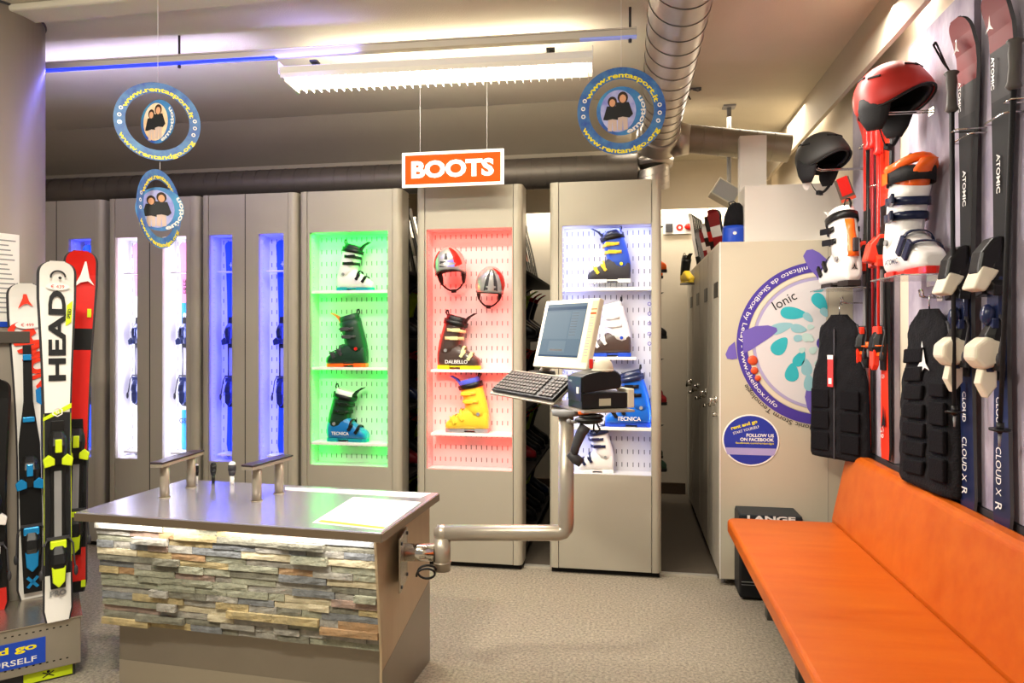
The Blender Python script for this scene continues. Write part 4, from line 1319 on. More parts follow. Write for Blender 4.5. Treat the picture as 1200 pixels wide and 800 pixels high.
#@@MOBILES
def mobile(label, u, v, k, ring_rot, disc_rot, r=0.192, warm=False):
    d = ray(u, v)
    c = Vector((0, 0, EYE)) + d * k
    t = thing('hanging_ring_mobile', label, 'mobile', c, YAW * 0.9)
    M0 = Matrix.Rotation(ring_rot, 4, 'Z') @ frame((0, 0, 0), (1, 0, 0), (0, 0, 1))
    blue = mat('mobile_blue', '27449a', 0.4, noise=0.35, nscale=18, col2='4f86b4')
    for sg_, nm_ in ((1, 'ring'),):
        b = MB(); b.arcband((0, 0), r * 0.735, r, 0, 2 * PI, 64, M=M0, th=0.0015, thick=0.003)
        rg = b.build('ring', blue, t)
    b = MB()
    for th, Mx in ((0.0022, M0), (0.0022, M0 @ Matrix.Rotation(PI, 4, 'Y'))):
        b.text('www.rentasport.it', Mx, h=r * 0.15, w=r * 2.05, bold=0.03, th=th, bend=(r * 0.80, R(86), -1), anchor='c')
        b.text('www.rentandgo.org', Mx, h=r * 0.15, w=r * 2.1, bold=0.03, th=th, bend=(r * 0.93, R(-92), 1), anchor='c')
    b.build('yellow_lettering', M_YEL, rg)
    b = MB()
    for an in (168, 180, 192, -12, 0, 12):
        a_ = R(an - 5)
        for th, Mx in ((0.0022, M0), (0.0022, M0 @ Matrix.Rotation(PI, 4, 'Y'))):
            b.arcband((r * 0.868 * math.cos(a_), r * 0.868 * math.sin(a_)), r * 0.025, r * 0.05, 0, 2 * PI, 12, M=Mx, th=th)
    b.build('white_marks', M_WPL, rg)
    M1 = Matrix.Rotation(disc_rot, 4, 'Z') @ frame((0, 0, 0), (1, 0, 0), (0, 0, 1))
    rd_ = r * 0.56
    b = MB(); b.prism([(rd_ * math.cos(2 * PI * i / 40), rd_ * math.sin(2 * PI * i / 40)) for i in range(40)], -0.0012, 0.0012, M=M1)
    dk = b.build('picture_disc', mat('disc_violet', '2f3f9e', 0.4, noise=0.3, nscale=6, col2='4aa0c8'), t)
    Ms = (M1, M1 @ Matrix.Rotation(PI, 4, 'Y'))
    b = MB()
    for Mx in Ms:
        b.disc((-rd_ * 0.12, -rd_ * 0.0), rd_ * 0.72, rd_ * 0.86, M=Mx, th=0.0016)
    b.build('pale_glow_print', mat('warm_print', 'eeb678', 0.5, noise=0.3, nscale=14, col2='f4e6d2') if warm else mat('pale_lilac_print', 'c9cbe8', 0.5, noise=0.3, nscale=12, col2='6f74cc'), dk)

    def person(b, mi0, x, y, s, Mx, th):
        b.poly([(x - 0.17 * s, y - 0.72 * s), (x - 0.02 * s, y - 0.74 * s), (x, y - 0.35 * s), (x + 0.03 * s, y - 0.74 * s), (x + 0.17 * s, y - 0.7 * s), (x + 0.15 * s, y - 0.1 * s), (x - 0.15 * s, y - 0.1 * s)], 3, Mx, th)
        b.poly([(x - 0.2 * s, y + 0.2 * s), (x - 0.34 * s, y - 0.3 * s), (x - 0.2 * s, y - 0.32 * s), (x, y - 0.28 * s), (x + 0.22 * s, y - 0.32 * s), (x + 0.34 * s, y - 0.2 * s), (x + 0.2 * s, y + 0.2 * s)], 0, Mx, th + 0.0003)
        b.disc((x, y + 0.36 * s), 0.17 * s, 0.2 * s, 16, 1, Mx, th + 0.0004)
        b.disc((x, y + 0.32 * s), 0.11 * s, 0.14 * s, 16, 2, Mx, th + 0.0008)
    b = MB()
    for Mx in Ms:
        person(b, 0, -rd_ * 0.36, -rd_ * 0.02, rd_ * 1.1, Mx, 0.0020)
        person(b, 0, rd_ * 0.06, rd_ * 0.1, rd_ * 1.22, Mx, 0.0032)
    b.build('figures_print', [M_INK, M_HAIRP, M_TANP, mat('print_beige', 'cbb3a8', 0.6)], dk)
    b = MB()
    for Mx in Ms:
        b.text('emotion', Mx, h=rd_ * 0.2, w=rd_ * 1.75, bold=0.03, th=0.0042, bend=(rd_ * 0.88, R(-18), 1))
    b.build('disc_lettering', M_WPL, dk)
    return t, c


t1, c1 = mobile('upper left hanging ring mobile with its inner picture disc turned sideways', 185, 142.5, 3.0, R(24), R(-18), warm=True, r=0.171)
t2, c2 = mobile('hanging ring mobile turned edge-on below another one, in front of the ski cabinets', 187.5, 245, 3.02, R(88), R(28), r=0.172)
t3, c3 = mobile('hanging ring mobile with blue picture disc beside the big air duct', 728, 130, 3.0, R(-6), R(-6))
for c, r0, ztop, lab in ((c1, 0.171, CEIL, 'thin thread holding the upper left ring mobile'), (c3, 0.192, CEIL, 'thin thread holding the ring mobile by the duct'), (c2, 0.172, c1.z - 0.172, 'thin thread between the two left ring mobiles')):
    tag(MB().cyl((c.x, c.y, c.z + r0), (c.x, c.y, ztop), 0.0012, n=6).build('thread', M_WPL), lab, 'thread')

# ------------------------------------------------------------------ BOOTS sign
SY = 3.95
q0, q1 = on(471, 218, y=SY), on(590.5, 176, y=SY)
cx_, cz_ = (q0.x + q1.x) / 2, (q0.z + q1.z) / 2 
w_, h_ = q1.x - q0.x, (on(530, 177.5, y=SY).z - on(530, 219, y=SY).z)
sg = thing('hanging_sign', 'orange-red hanging sign with white letters reading BOOTS', 'sign', (cx_, SY, cz_))
b = MB(); b.b2(-w_ / 2, w_ / 2, 0, 0.012, -h_ / 2, h_ / 2); b.build('board', M_SIGNW, sg, bevel=0.001)
b = MB(); b.b2(-w_ / 2 + 0.02, w_ / 2 - 0.02, -0.001, -0.0003, -h_ / 2 + 0.018, h_ / 2 - 0.018); b.build('red_field', M_SIGNR, sg)
b = MB(); b.text('BOOTS', frame((0.0, -0.002, 0), (1, 0, 0), (0, 0, 1)), w=w_ * 0.81, h=h_ * 0.50, bold=0.045); b.build('lettering', M_SIGNW, sg)
for u in (492, 570.5):
    x = on(u, 180, y=SY).x
    b = MB(); b.cyl((x - cx_, 0.006, h_ / 2), (x - cx_, 0.006, CEIL - cz_ - 0.001), 0.0015, n=6); b.ell((x - cx_, 0.006, CEIL - cz_ - 0.01), (0.006, 0.006, 0.008), 8, 6)
    b.build('wire', M_WPL, sg)

# ------------------------------------------------------------------ track and fluorescent fixture
e0, e1 = on(40, 80, z=2.86), on(746, 38, z=2.86)
e0 = on(10, 81, z=2.86)
d = e1 - e0
tr = thing('ceiling_track', 'long white lighting track hung under the ceiling on short rods', 'track', e0, math.atan2(d.y, d.x))
TL = d.length
b = MB(); b.b2(0, TL, -0.022, 0.022, -0.022, 0.008); b.b2(0, TL, -0.03, 0.03, 0.008, 0.014)
b.build('profile', mat('track_white', 'cfc6b6', 0.4), tr, bevel=0.002)
b = MB(); b.b2(0.0, TL * 0.46, -0.028, -0.0, -0.03, -0.0225); b.build('blue_strip', M_LEDBLUE, tr)
b = MB(); b.b2(TL * 0.92, TL, -0.028, 0.0, -0.03, -0.0225); b.build('blue_strip', mat('pale_blue_strip', '8d97d8', 0.4, emit=0.4), tr)
for u in (188, 738):
    x = (on(u, 55, y=(e0.y + e1.y) / 2) - e0).length
    x = min(TL - 0.03, (on(u, 55, z=2.86) - e0).dot(d.normalized()))
    b = MB(); b.cyl((x, 0, 0.014), (x, 0, CEIL - 2.86 - 0.001), 0.006, n=8); b.cyl((x, 0, -0.045), (x, 0, -0.022), 0.008, n=8); b.build('hanger_rod', M_DGREY, tr)
fx0, fx1 = on(338, 97, z=2.73), on(694, 80, z=2.73)
d = fx1 - fx0
FL = d.length
fc = (fx0 + fx1) / 2
fix = thing('fluorescent_fixture', 'lit twin-tube fluorescent fixture with louvre grille under the track', 'lamp', (fc.x, fc.y - 0.0, 2.735), math.atan2(d.y, d.x))
b = MB()
b.prism([(-0.09, 0.008), (-0.105, 0.036), (-0.05, 0.06), (0.05, 0.06), (0.105, 0.036), (0.09, 0.008), (0.10, 0.033), (0.048, 0.056), (-0.048, 0.056), (-0.10, 0.033)], -FL / 2, FL / 2, M=frame((0, 0, 0), (0, 1, 0), (0, 0, 1)))
b.b2(-FL / 2 - 0.004, -FL / 2, -0.105, 0.105, 0.0, 0.06); b.b2(FL / 2, FL / 2 + 0.004, -0.105, 0.105, 0.0, 0.06)
b.build('housing', M_WPL, fix)
for y_ in (-0.045, 0.045):
    b = MB(); b.cyl((-FL / 2 + 0.02, y_, 0.032), (FL / 2 - 0.02, y_, 0.032), 0.013, n=14); b.build('tube', M_TUBE, fix)
proto = None
nl = 38
for i in range(nl):
    x = -FL / 2 + 0.02 + i * (FL - 0.04) / (nl - 1)
    if proto is None:
        b = MB(); b.b2(-0.001, 0.001, -0.088, 0.088, -0.03, 0.012); proto = b.build('louvre_blade', mat('louvre_white', 'efe8da', 0.35), fix); o = proto
    else:
        o = proto.copy(); C.objects.link(o)
    o.location = (x, 0, 0)
b = MB(); b.b2(-FL / 2, FL / 2, -0.092, -0.0885, -0.012, 0.012); b.b2(-FL / 2, FL / 2, 0.0885, 0.092, -0.012, 0.012); b.build('louvre_rail', mat('louvre_white'), fix)
b = MB()
for x in (-FL / 2 + 0.14, FL / 2 - 0.2):
    b.cyl((x, 0, 0.075), (x, 0, 0.105), 0.006, n=8); b.b2(x - 0.02, x + 0.02, -0.02, 0.02, 0.088, 0.098)
b.build('hanger', M_DGREY, fix)

# ------------------------------------------------------------------ air ducts
def duct(label, p0, p1, r, nsec, m, name='air_duct', seam=0.006, tilt=0.25):
    p0, p1 = Vector(p0), Vector(p1)
    d = (p1 - p0)
    t = thing(name, label, 'duct', p0)
    u = d.normalized()
    a = u.orthogonal().normalized(); b_ = u.cross(a)
    L_ = d.length
    n = 32
    for i in range(nsec):
        z0, z1 = i / nsec * L_, (i + 1) / nsec * L_

        def rg(z, rr):
            return [u * max(0, min(L_, z + tilt * r * math.cos(2 * PI * k / n))) + (a * math.cos(2 * PI * k / n) + b_ * math.sin(2 * PI * k / n)) * rr for k in range(n)]
        b = MB()
        sw = 0.006
        b.loft([rg(z0, r + seam * 0.8), rg(z0 + sw, r + seam * 0.8), rg(z0 + sw * 1.2, r), rg(z1 - 0.0005, r)], caps=(i == 0, i == nsec - 1), smooth=False)
        for k in range(len(b.s)):
            b.s[k] = True
        o = b.build('duct_section', m, t)
        md = o.modifiers.new('es', 'EDGE_SPLIT'); md.split_angle = R(30)
    return t


dm = duct('big galvanised spiral air duct running along the ceiling towards the back', (0.205, 0.9, 2.765), (0.205, 4.45, 2.765), 0.122, 25, M_GALV, tilt=0.35, seam=0.0035)
t = thing('duct_junction', 'galvanised cone junction at the end of the big air duct', 'duct', (0.205, 4.45, 2.765))
b = MB()
rings = []
for q in range(9):
    f = q / 8
    rr = 0.128 + 0.02 * math.sin(PI * f)
    yy_ = 0.001 + 0.42 * f
    rings.append([Vector((rr * math.cos(2 * PI * k / 32), yy_, rr * math.sin(2 * PI * k / 32) - 0.02 * f)) for k in range(32)])
b.loft(rings); b.build('body', M_GALV, t)
b = MB(); b.cyl((0.10, 0.16, -0.03), (0.20, 0.15, -0.038), 0.115, 0.095, n=28); b.build('side_collar', M_GALV, t)
b = MB(); b.cyl((-0.02, 0.3, -0.12), (-0.02, 0.3, -0.17), 0.13, 0.118, n=28); b.build('bottom_collar', M_GALV, t)
pr0, pr1 = on(803, 162, y=4.64), on(925, 174, y=4.64)
duct('grey round side duct from the junction to the white box above the lockers', pr0, pr1, 0.09, 6, mat('grey_duct', '8f8678', 0.45, 0.4), tilt=0, seam=0.003)
duct('ribbed vertical duct dropping behind the right cabinet', (0.175, 4.75, 2.60), (0.175, 4.75, 2.42), 0.108, 4, M_GALV, tilt=0.4, seam=0.004)
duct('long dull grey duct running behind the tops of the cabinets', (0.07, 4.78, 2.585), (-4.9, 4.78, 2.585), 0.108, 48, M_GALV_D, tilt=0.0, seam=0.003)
b = MB(); b.b2(0, 0, 0, 0, 0, 0)
# wiring bracket at the duct
q = on(812, 107, z=CEIL - 0.02)
t = thing('cable_bracket', 'small brass cable bracket on the ceiling right of the big duct', 'bracket', q)
b = MB(); b.b2(-0.03, 0.05, -0.01, 0.01, 0.012, 0.0195); b.tube([(-0.02, 0, 0.012), (-0.03, 0, -0.02), (-0.015, 0.0, -0.05)], 0.005, 6); b.tube([(0.0, 0, 0.01), (0.03, 0, 0.0), (0.05, 0, 0.008)], 0.004, 6)
b.build('arm', M_DGREY, t)
#@@LOCKERS
LX, LY0, LZ, LP = 0.526, 4.09, 1.985, 0.53
labs = ['nearest cream locker with the large violet ring graphic on its end panel', 'second cream locker along the aisle', 'third cream locker along the aisle', 'farthest cream locker at the back of the aisle']
for i in range(4):
    y0 = LY0 + i * LP
    lk = thing('locker', labs[i], 'locker', (LX, y0, 0), 0, 'lockers along the aisle')
    b = MB(); b.b2(0.02, XW - LX - 0.001, 0.012, LP - 0.002, 0.06, LZ - 0.012); b.build('body', M_LOCK, lk)
    if i == 0:
        b = MB(); b.b2(0.0, XW - LX - 0.001, 0.0, 0.012, 0.04, LZ); b.build('end_panel', M_LOCK, lk, bevel=0.002)
    b = MB(); b.b2(0.0, XW - LX - 0.001, 0.012, LP - 0.002, LZ - 0.012, LZ); b.build('top_panel', M_LOCK, lk)
    for j in range(2):
        ya, yb = 0.016 + j * (LP - 0.018) / 2, 0.012 + (j + 1) * (LP - 0.018) / 2
        b = MB(); b.b2(-0.003, 0.019, ya, yb, 0.06, LZ - 0.014); dr = b.build('door', M_LOCKD, lk, bevel=0.002)
        if j == 0:
            b = MB(); b.b2(-0.006, -0.0032, ya + 0.03, ya + 0.2, 1.67, 1.76); b.build('number_plate', M_BLACK, dr)
            b = MB(); b.tube([(-0.003, ya + 0.06, 1.07), (-0.04, ya + 0.06, 1.07), (-0.045, ya + 0.06, 1.03), (-0.04, ya + 0.16, 1.03), (-0.003, ya + 0.16, 1.03)], 0.008, 8)
            b.cyl((-0.003, ya + 0.06, 1.07), (-0.018, ya + 0.06, 1.07), 0.02, n=12); b.cyl((-0.003, ya + 0.06, 0.98), (-0.03, ya + 0.06, 0.98), 0.012, n=12)
            b.build('handle', M_CHROME, dr)
    b = MB()
    for yy_ in (0.06, LP - 0.06):
        b.cyl((0.03, yy_, 0), (0.03, yy_, 0.06), 0.014, n=10); b.cyl((0.6, yy_, 0), (0.6, yy_, 0.06), 0.014, n=10)
    b.build('foot', M_GREY, lk)
    if i == 0:
        lk0 = lk
        b = MB(); b.b2(0.001, 0.006, -0.002, 0.0, 0.04, LZ); b.build('edge_trim', M_WPL, lk)
# graphics of the end panel (flat print, a hair proud of the panel)
def PX(u, v):
    q = on(u, v, y=LY0 - 0.001)
    return (q.x - LX, q.z)


GM = lambda k: frame((0, -0.0015 - 0.0004 * k, 0), (1, 0, 0), (0, 0, 1))
cxr, czr = PX(963, 402)
RR = 0.462
a0_, a1_ = R(86.5), R(273.5)
b = MB(); b.arcband((cxr, czr), RR - 0.058, RR, a0_, a1_, 60, M=GM(1)); b.build('violet_ring', M_PURPLE, lk0)
b = MB(); b.arcband((cxr, czr), RR - 0.085, RR - 0.062, a0_, a1_, 60, M=GM(2)); b.build('cream_ring', mat('raised_cream_ring', 'd9cdb6', 0.4), lk0)
b = MB()
pts = [(cxr + (RR - 0.088) * math.cos(a0_ + (a1_ - a0_) * i / 50), czr + (RR - 0.088) * math.sin(a0_ + (a1_ - a0_) * i / 50)) for i in range(51)]
b.poly(pts, 0, GM(0)); b.build('pale_disc', mat('ionic_pale', 'd4cfcf', 0.4), lk0)
b = MB()
b.arcband((cxr, czr), RR - 0.105, RR - 0.088, a0_, a1_, 50, M=GM(1)); b.build('lilac_shade', mat('ionic_lilac', 'a9a0c4', 0.4), lk0)


def drop(b, u, v, ru, rv, ang, th, mi=0):
    x, z = PX(u, v)
    sc = 3.85 / 800
    pts = []
    for i in range(28):
        a = 2 * PI * i / 28
        px_, py_ = ru * sc * math.cos(a) * 1.0, rv * sc * math.sin(a) * (1 - 0.35 * math.cos(a))
        X = x + px_ * math.cos(ang) - py_ * math.sin(ang)
        Z = z + px_ * math.sin(ang) + py_ * math.cos(ang)
        pts.append((min(X, 1.114 - LX), Z))
    b.poly(pts, mi, GM(th))


b = MB()
for u, v, ru, rv, an, th in ((930, 367, 15, 7, -6, 3), (914, 405, 12, 8, 52, 3), (961, 354, 12, 7, -55, 3), (928, 436, 11, 7.5, 85, 3), (937, 420, 10, 6, 60, 4)):
    b = MB(); drop(b, u, v, ru, rv, R(an), th); b.build('teal_drop', mat('print_teal', '38aeb8', 0.4), lk0)
b = MB()
for u, v, ru, rv, an, th in ((915, 384, 14, 6, 18, 3), (936, 385, 9, 5, -10, 5), (947, 372, 7, 4, -45, 4), (945, 430, 10, 6, 95, 4), (948, 448, 10, 6, 95, 6), (936, 396, 6, 4, 10, 4), (966, 366, 6, 4, -60, 4)):
    b = MB(); drop(b, u, v, ru, rv, R(an), th); b.build('pale_teal_drop', mat('print_pale_teal', '8fbcc4', 0.4), lk0)
b = MB()
for u, v, ru, rv, an, th in ((946, 395, 6, 5, 10, 5), (950, 383, 4, 3, 0, 5), (953, 410, 5, 4, 40, 5), (940, 410, 4, 3, 30, 5), (958, 425, 4, 3, 60, 5), (951, 398, 3, 2.5, 0, 6)):
    b = MB(); drop(b, u, v, ru, rv, R(an), th); b.build('pale_bubble', mat('print_pale_green', 'b9d3cc', 0.4), lk0)
b = MB()
b.poly([PX(u, v) for u, v in ((941, 300), (945, 293), (952, 292), (960, 296), (970, 305), (970, 340), (963, 334), (955, 322), (947, 313))], 0, GM(4))
b.build('violet_leaf', M_PURPLE2, lk0); b = MB()
b.poly([PX(u, v) for u, v in ((870, 388), (885, 382), (900, 381), (910, 384), (911, 388), (904, 394), (892, 402), (880, 410), (871, 414))], 0, GM(4))
b.build('violet_leaf', M_PURPLE2, lk0); b = MB()
b.poly([PX(u, v) for u, v in ((861, 400), (854, 406), (850, 415), (852, 420), (858, 421), (864, 420))], 0, GM(4))
b.build('violet_leaf', M_PURPLE2, lk0); b = MB()
b.poly([PX(u, v) for u, v in ((945, 455), (943, 465), (946, 478), (952, 488), (962, 480), (962, 465), (955, 453), (949, 451))], 0, GM(4))
b.build('violet_leaf', M_PURPLE2, lk0)
b = MB()
b.disc(PX(965, 402), 0.038, M=GM(6)); b.build('violet_knob_print', M_PURPLE, lk0)
b = MB()
for u, v, r in ((882, 422, 0.028), (884, 434, 0.021), (888, 443, 0.017)):
    x, z = PX(u, v)
    b = MB(); b.ell((x, -0.004, z), (r, 0.010, r), 20, 10); b.build('orange_knob', mat('orange_red_knob', 'd4502c', 0.3, coat=0.4), lk0)
b = MB(); b.text('Ionic', GM(4) @ Matrix.Translation((*PX(919, 352), 0)) @ Matrix.Rotation(R(29), 4, 'Z'), w=0.135, h=0.052); b.build('name_lettering', M_INK, lk0)
b = MB(); b.text('Sanificato da SkeiBox by Letay - www.skeibox.info', GM(3) @ Matrix.Translation((cxr, czr, 0)), h=0.034, w=2.55 * (RR - 0.03) * 0.98, bend=(RR - 0.028, R(165), 1), bold=0.0); b.build('ring_lettering', M_WPL, lk0)
b = MB(); b.text('Ionic Storm Tecnologie', GM(3) @ Matrix.Translation((cxr, czr, 0)), h=0.034, w=0.44, bend=(RR + 0.014, R(236.5), -1)); b.build('outer_lettering', M_INK, lk0)
b = MB(); b.b2(1.114 - LX, 1.118 - LX, -0.0012, 0, 0.2, LZ); b.build('board_edge', M_LOCKD, lk0)
# round sticker
sx_, sz_ = PX(879.5, 515.5)
st = thing('round_sticker', 'round blue sticker with white and yellow lettering on the locker end panel', 'sticker', (LX + sx_, LY0 - 0.0025, sz_))
S0 = lambda k: frame((0, -0.0004 * k, 0), (1, 0, 0), (0, 0, 1))
b = MB(); b.prism([(0.157 * math.cos(2 * PI * i / 40), 0.148 * math.sin(2 * PI * i / 40)) for i in range(40)], 0, 0.0006, M=S0(0)); b.build('white_rim', M_SIGNW, st)
b = MB(); b.disc((0, 0), 0.149, 0.140, 40, M=S0(2)); b.build('blue_field', mat('sticker_blue', '2a3a9c', 0.4), st)
b = MB(); pp = [(-0.142, -0.045), (0.142, -0.045), (0.128, -0.085), (-0.128, -0.085)]; b.poly(pp, 0, S0(3)); b.build('lilac_band', mat('lilac_band', 'a99fce', 0.5), st)
b = MB(); b.text('rent and go', S0(4) @ Matrix.Translation((-0.035, 0.085, 0)) @ Matrix.Rotation(R(17), 4, 'Z'), w=0.15, h=0.026, bold=0.03)
b.text('facebook.com/rentandgo', S0(4) @ Matrix.Translation((0.022, -0.018, 0)), w=0.21, h=0.014, bold=0.01); b.build('yellow_lettering', M_YEL, st)
b = MB(); b.text('START YOURSELF', S0(4) @ Matrix.Translation((-0.025, 0.058, 0)) @ Matrix.Rotation(R(17), 4, 'Z'), w=0.15, h=0.015)
b.text('FOLLOW US', S0(4) @ Matrix.Translation((0.052, 0.028, 0)), w=0.15, h=0.019, bold=0.03); b.text('ON FACEBOOK', S0(4) @ Matrix.Translation((0.035, 0.004, 0)), w=0.185, h=0.019, bold=0.03)
b.build('white_lettering', M_SIGNW, st)

# white box standing on the lockers
wb = thing('white_box', 'large white box above the lockers where the side duct ends', 'box', (0.85, 4.46, 1.9855))
b = MB(); b.b2(-0.16, 0.0, -0.04, 0.035, 0.0, 0.70); b.build('upper_body', M_WHITE, wb, bevel=0.003)
b = MB(); b.b2(-0.165, 0.365, -0.25, -0.042, 0.0, 0.345); b.build('translucent_cover', mat('milky_acrylic', 'd9d3c8', 0.3), wb, bevel=0.003)
b = MB(); b.b2(-0.158, -0.10, -0.0012, 0.0, 0.44, 0.70); b.build('edge_seam', M_GREY, wb) if False else None

# gear kept on top of the lockers
def lean_board(label, y, x, L, w, a1, m, m2, roll, zb=LZ, name='snowboard'):
    t = ski(label, (x, y, zb + 0.004), (R(a1), 0, R(-90 + roll)), L * 0.8, w, w * 0.82, w, [(0, m), (0.35, m2), (0.6, m)], th=0.012, tipc=0.02, name=name, cat='snowboard')
    return t


bpk = thing('rucksack', 'black and blue rucksack standing on the nearest locker', 'rucksack', (0.64, 4.30, LZ))
b = MB()
b.loft([[((w_) * math.cos(2 * PI * k / 20) * 1.0, d_ * math.sin(2 * PI * k / 20), z) for k in range(20)] for z, w_, d_ in ((0.001, 0.08, 0.07), (0.03, 0.09, 0.085), (0.14, 0.088, 0.085), (0.17, 0.084, 0.08))]); b.build('lower_pocket', M_ROYAL, bpk)
b = MB()
b.loft([[((w_) * math.cos(2 * PI * k / 20) + ox, d_ * math.sin(2 * PI * k / 20), z) for k in range(20)] for z, w_, d_, ox in ((0.172, 0.083, 0.08, 0), (0.26, 0.078, 0.075, 0.005), (0.33, 0.06, 0.06, 0.01), (0.37, 0.03, 0.03, 0.01))]); b.build('upper_body', M_FABRIC, bpk)
b = MB(); b.disc((0, 0), 0.014, M=frame((-0.01, -0.088, 0.10), (1, 0, 0), (0, 0, 1))); b.build('white_badge', M_WPL, bpk)
b = MB(); b.tube([(-0.03, -0.02, 0.33), (-0.045, -0.03, 0.37), (-0.01, -0.02, 0.385), (0.02, -0.02, 0.36)], 0.008, 6, flat=0.5); b.build('carry_loop', M_BLACK, bpk)
bpk.scale = (0.8, 0.8, 0.7)
for i, (y, L, w, m, m2, lab) in enumerate(((4.55, 0.34, 0.16, M_DRED, M_WPL, 'dark red board leaning behind the rucksack on the lockers'), (4.75, 0.33, 0.15, M_BLACK, M_RED, 'black board with a red band on the lockers'),
                                          (4.95, 0.31, 0.15, M_WPL, M_BLACK, 'white board with a dark band on the lockers'), (5.15, 0.30, 0.15, M_DRED, M_PAPER, 'maroon and cream board on the lockers'),
                                          (5.35, 0.34, 0.17, M_GREY, M_GREY, 'plain grey board on the lockers'))):
    lean_board(lab, y, 0.60, L, w, 14, m, m2, 25)
for i in range(6):
    y = 5.55 + i * 0.06
    t = ski(ORD[i] + ' black and white ski leaning at the far end of the lockers', (0.56 + 0.02 * i, y, LZ + 0.004), (R(10), 0, R(-70)), 0.42, 0.07, 0.06, 0.07, [(0, M_BLACK), (0.2, M_WPL)], th=0.01, tipc=0.01, group='striped skis at the far end of the lockers')
yb_ = boot('yellow and black ski boot at the far end of the lockers', (0.47, 5.60, 1.86), R(-70), M_YELB, M_BLACK, M_BLACK, M_BLACK, M_YELB, s=0.62, detail=False)
hk = thing('boot_hook', 'small hook on the far locker carrying the yellow and black boot', 'hook', (0.47, 5.60, 1.80)); b = MB(); b.b2(-0.05, 0.05, -0.06, 0.06, 0.05, 0.058); b.build('plate', M_GREY, hk)

# projector / speaker on ceiling mount at the back
sp = thing('ceiling_speaker', 'tilted beige speaker on a ceiling mount above the lockers', 'speaker', on(858, 213, y=4.75))
b = MB(); b.box((0, 0, -0.09), (0.17, 0.15, 0.12), M=Matrix.Rotation(R(32), 4, 'Y')); b.build('case', mat('speaker_beige', 'b7ad98', 0.5), sp, bevel=0.006)
b = MB(); b.box((0, -0.0765, -0.09), (0.15, 0.003, 0.10), M=Matrix.Rotation(R(32), 4, 'Y')); b.build('grille', M_GREY, sp)
b = MB(); b.cyl((-0.02, 0, -0.02), (-0.02, 0, CEIL - sp.location.z - 0.001), 0.015, n=10); b.b2(-0.06, 0.02, -0.04, 0.04, CEIL - sp.location.z - 0.012, CEIL - sp.location.z - 0.001); b.build('mount', M_GREY, sp)
# board with red and dark fittings on the end wall
q = on(796, 266, y=6.36)
eb = thing('wall_fitting_board', 'small white board with red and dark fittings on the end wall of the aisle', 'board', (q.x, 6.395, q.z))
b = MB(); b.b2(-0.14, 0.12, -0.015, 0, -0.06, 0.06); b.build('board', M_WPL, eb, bevel=0.002)
b = MB(); b.b2(-0.12, -0.055, -0.03, -0.016, -0.04, 0.035); b.build('dark_unit', M_DGREY, eb)
b = MB(); b.arcband((0.005, 0), 0.012, 0.032, 0, 2 * PI, 16, M=frame((0, -0.018, 0), (1, 0, 0), (0, 0, 1))); b.ell((0.09, -0.03, 0.005), (0.045, 0.02, 0.035), 12, 8); b.build('red_unit', M_RED, eb)

#@@GAPS
# gear in the dark gaps between the cabinets: tilted skis above, boots on the rack shelves below
rs = random.Random(5)
def gap_gear(xr, y0, y1, tag_txt, nsk, far_first=False):
    for i in range(nsk):
        y = y0 + (y1 - y0) * i / (nsk - 1)
        m = rs.choice([M_WPL, M_PAPER, M_GREY, M_BLACK, M_WPL, M_ORANGE, M_DRED])
        t = ski(ORD[i] + ' rental ski from the front, leaning high in the gap ' + tag_txt, (xr - 0.05, y, 1.875), (R(-13), 0, R(90)), 0.52 + 0.05 * rs.random(), 0.1, 0.08, 0.09, [(0, M_BLACK), (0.3, m), (0.75, rs.choice([M_WPL, M_BLACK, M_ORANGE]))], group='rental skis in the gap ' + tag_txt, tipc=0.01)
    cols = [(M_BLACK, M_LIME), (M_DGREY, M_RED), (M_BLACK, M_BLACK), (M_DRED, M_DGREY), (M_DGREY, M_LIME), (M_BLACK, M_ORANGE), (M_NAVY, M_RED)]
    protos = []
    k = 0
    for zi, z in enumerate((0.082, 0.522, 0.972, 1.422)):
        for j in range(4):
            y = y0 + 0.1 + j * (y1 - y0 - 0.2) / 3
            c1, c2 = cols[(zi * 3 + j * 2) % len(cols)]
            key = (c1.name, c2.name)
            src = next((p for kk, p in protos if kk == key), None)
            if src is None:
                o = boot('rental ski boot', (xr - 0.10, y, z), R(0), c1, c1 if j % 2 else c2, c2, M_GREY, M_BLACK, s=0.98, detail=False, group='rental boots in the gap ' + tag_txt)
                protos.append((key, o))
            else:
                o = copy_tree(src)
                o.location = (xr - 0.10, y, z)
            o['label'] = ORD[j] + ' rental boot, ' + ('lowest', 'second', 'third', 'highest')[zi] + ' rack shelf, gap ' + tag_txt


gap_gear(-0.635 - 0.075, 4.9, 5.9, 'left of the bluish cabinet', 9)
gap_gear(-1.41 - 0.075, 4.55, 5.4, 'between green and red cabinets', 6)
for z, c, nm_ in ((1.872, M_ORANGE, 'top orange'), (1.422, M_BLACK, 'upper black'), (0.972, M_DRED, 'lower dark red'), (0.522, M_DGREEN, 'lowest dark green')):
    for y in (4.75, 5.25):
        boot(('nearer ' if y < 5 else 'farther ') + nm_ + ' rental boot behind the right cabinet', (0.135, y, z), 0, c, M_BLACK, M_DGREY, M_GREY, M_BLACK, s=0.85, detail=False, group='rental boots peeking out beside the aisle')

